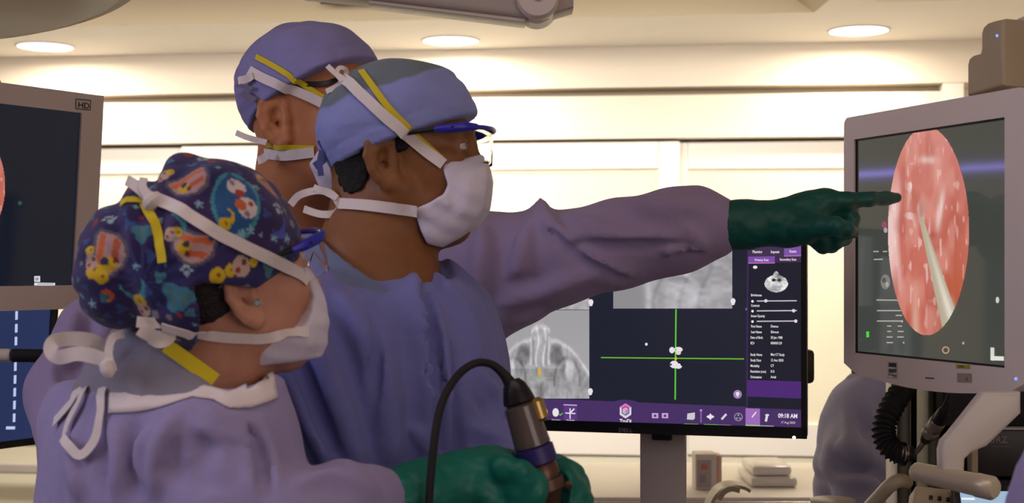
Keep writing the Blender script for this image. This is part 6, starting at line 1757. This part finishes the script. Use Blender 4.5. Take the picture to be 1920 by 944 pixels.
CA = Flat(Vp(1716, 914, 2.16), (1, -.10, -.10), (.25, .5, 1)); MC = Matrix([[CA.U[i], CA.W[i], CA.N[i], CA.O[i]] for i in range(3)] + [[0, 0, 0, 1]])
mb = MB(); mb.box((0, -.10, -.05), (.066, .004, 0), .006, M=MC); mb.build('housing', M_TANPL, cbx, True)
for i in range(3):
    mb = MB(); mb.box((.022 + .013 * i, -.018, 0), (.028 + .013 * i, -.011, .002), .001, M=MC); mb.build('button', M_BLACKPL, cbx, True)
mb = MB(); mb.box((.026, -.036, 0), (.046, -.026, .002), .002, M=MC); mb.build('keypad', M_BLACKPL, cbx, True)
MB().tube([np.array(CA.O) + np.array([.03, .03, -.08]), (.66, 2.25, .8), (.72, 2.33, .26)], .014, 12, 4).build('support', M_DARKGREY, cbx, True)
pi = MB().tube([Vp(1600, 985, 2.50), Vp(1640, 942, 2.47), Vp(1668, 912, 2.44), Vp(1686, 902, 2.44), Vp(1700, 905, 2.46)], .0125, 16, 6).build('bent_pipe', mat('beige_enamel', srgb(176, 162, 132), .4), None, True)
tag(pi, 'beige bent pipe beside the tower post, low at the right', 'pipe')

# ================================================================ back table with boxes, and instruments on it
tb = empty('instrument_table', (.55, 4.25, 0), 'long white back table seen below the desktop monitor', 'table')
TZ = .842
mb = MB(); mb.box((-.35, 3.95, TZ - .03), (1.55, 4.65, TZ), .004); mb.build('tabletop', M_DOOR, tb, True)
mb = MB(); mb.box((-.36, 3.93, TZ - .034), (1.56, 3.95, TZ - .010), .003); mb.build('front_rail', M_STEEL, tb, True)
for x in (-.3, 1.5):
    for y in (4.0, 4.6):
        mb = MB(); mb.box((x - .02, y - .02, 0), (x + .02, y + .02, TZ - .03), .003); mb.build('leg', M_STEEL, tb, True)
bx = empty('supply_box', Vp(1328, 925, 4.05), 'small white carton with a red mark on the back table', 'box')
a, b = Vp(1304, 930, 4.08), Vp(1334, 878, 4.08)
mb = MB(); mb.box((a[0], 4.08, TZ + .001), (b[0] + .016, 4.16, TZ + .105), .002); mb.build('carton', mat('carton_white', srgb(226, 216, 206), .6), bx)
LB = Flat((a[0], 4.0795, TZ), (1, 0, 0), (0, 0, 1)); LB.poly([(.004, .006), (.046, .006), (.046, .088), (.004, .088)], srgb(176, 168, 168)); LB.poly([(.016, .06), (.036, .06), (.036, .076), (.016, .076)], srgb(206, 120, 110)); LB.poly([(.012, .02), (.03, .02), (.03, .045), (.012, .045)], srgb(156, 148, 150)); LB.build('label', M_PRINT, bx)
mb = MB(); mb.box((b[0] + .018, 4.09, TZ + .001), (b[0] + .032, 4.16, TZ + .10), .002); tag(mb.build('supply_packet', mat('packet_pink', srgb(228, 190, 176), .6)), 'thin pink packet standing beside the white carton', 'packet')
tr = empty('wrapped_pack', Vp(1450, 925, 4.2), 'translucent white wrapped pack lying on the back table', 'pack')
a, b = Vp(1404, 0, 4.15), Vp(1492, 0, 4.15)
mb = MB(); mb.box((a[0], 4.12, TZ + .001), (b[0], 4.36, TZ + .03), .01); mb.build('lower_fold', mat('wrap_white', srgb(238, 232, 224), .35), tr, True)
mb = MB(); mb.box((a[0] + .008, 4.14, TZ + .031), (b[0] - .012, 4.34, TZ + .062), .012); mb.build('upper_fold', mat('wrap_film', srgb(240, 236, 230), .25), tr, True)
# curved retractor blade and a pan in front of the table
rt = empty('curved_rest', Vp(1350, 930, 3.05), 'curved beige arm rest below the desktop monitor, right of its stand', 'rest')
def strip(name, pts, wd_, m, th):
    S, _ = spline([Vector(Vp(*q)) for q in pts], [1] * len(pts), 8)
    rows = []; mb = MB()
    for i, p in enumerate(S):
        t_ = (S[min(i + 1, len(S) - 1)] - S[max(i - 1, 0)]).normalized(); n_ = Vector((-t_.z, 0, t_.x)); 
        if n_.z < 0: n_ = -n_
        rows.append([mb.bm.verts.new(p + n_ * s_ * th + Vector((0, y_, 0))) for s_, y_ in ((1, -wd_), (1.25, 0), (1, wd_), (-1, wd_), (-.75, 0), (-1, -wd_))])
    for r0, r1 in zip(rows[:-1], rows[1:]):
        for j in range(6): mb.bm.faces.new((r0[j], r0[(j + 1) % 6], r1[(j + 1) % 6], r1[j]))
    mb.bm.faces.new(rows[0]); mb.bm.faces.new(rows[-1][::-1])
    return mb.build(name, m, rt, True)
M_BEIGE = mat('beige_plastic', srgb(186, 174, 146), .45)
strip('cradle', [(1322, 990, 3.05), (1326, 955, 3.05), (1336, 930, 3.05), (1352, 914, 3.05), (1372, 909, 3.05), (1392, 912, 3.05), (1402, 918, 3.05)], .035, M_BEIGE, .0035)
strip('cradle_lip', [(1346, 936, 3.02), (1356, 922, 3.02), (1370, 916, 3.02), (1386, 919, 3.02)], .012, M_BEIGE, .006)
MB().tube([Vp(1322, 985, 3.05), Vp(1322, 1100, 3.05), (Vp(1322, 0, 3.05)[0], 3.05, .03)], .014, 12, 3).build('stem', M_STEEL, rt, True)
MB().lathe([(0, .16), (.02, .15), (.03, .03)], (Vp(1322, 0, 3.05)[0], 3.05, 0), (Vp(1322, 0, 3.05)[0], 3.05, 1), 24).build('foot', M_STEEL, rt, True)
pn = empty('instrument_stand', Vp(1562, 945, 2.72), 'small round topped white instrument stand beside the seated helper', 'stand')
pz = Vp(1562, 936, 2.72)[2]
MB().lathe([(0, .040), (.004, .044), (.010, .044), (.012, .040)], (Vp(1562, 0, 2.72)[0], 2.72, pz - .012), (Vp(1562, 0, 2.72)[0], 2.72, 2), 32).build('top', M_WHITEPL, pn, True)
MB().lathe([(0, .055), (.02, .05), (.03, .014), (pz - .013, .014)], (Vp(1562, 0, 2.72)[0], 2.72, 0), (Vp(1562, 0, 2.72)[0], 2.72, 2), 24).build('stem', M_STEEL, pn, True)

# blue light strip on the left wall (its reflection crosses the endoscope monitor) and a cloth-covered stand at the right edge
ls = empty('light_strip', (-3.39, 4.2, 1.955), 'thin blue light strip on the left wall', 'light strip')
mb = MB(); mb.box((-3.398, 3.3, 1.940), (-3.385, 5.6, 1.980), .002); mb.build('channel', M_GREYPL, ls, True)
mb = MB(); mb.box((-3.386, 3.31, 1.952), (-3.380, 5.59, 1.970), .002); mb.build('diffuser', mat('blue_strip_glow', (.2, .2, .6), .4, emit=(.34, .28, 1.0), estr=10), ls, True)
def drape(P):
    d = chain(P, [(Vp(2030, 740, 1.3), .03), (Vp(2062, 960, 1.3), .072), (Vp(2060, 1400, 1.3), .12), ((.555, 1.3, .16), .15)], .05)
    a_ = np.arctan2(P[:, 1] - 1.3, P[:, 0] - .53)
    return smax(d + .008 * np.sin(a_ * 9 + P[:, 2] * 3) * np.clip((1.5 - P[:, 2]) * 2, 0, 1), .012 - P[:, 2], .004)
o = solid('draped_stand', drape, (.3, 1.05, 0), (.82, 1.55, 1.45), .01, M_GOWN_A)
tag(o, 'lilac cloth covering a stand, cut off at the lower right corner', 'draped stand')
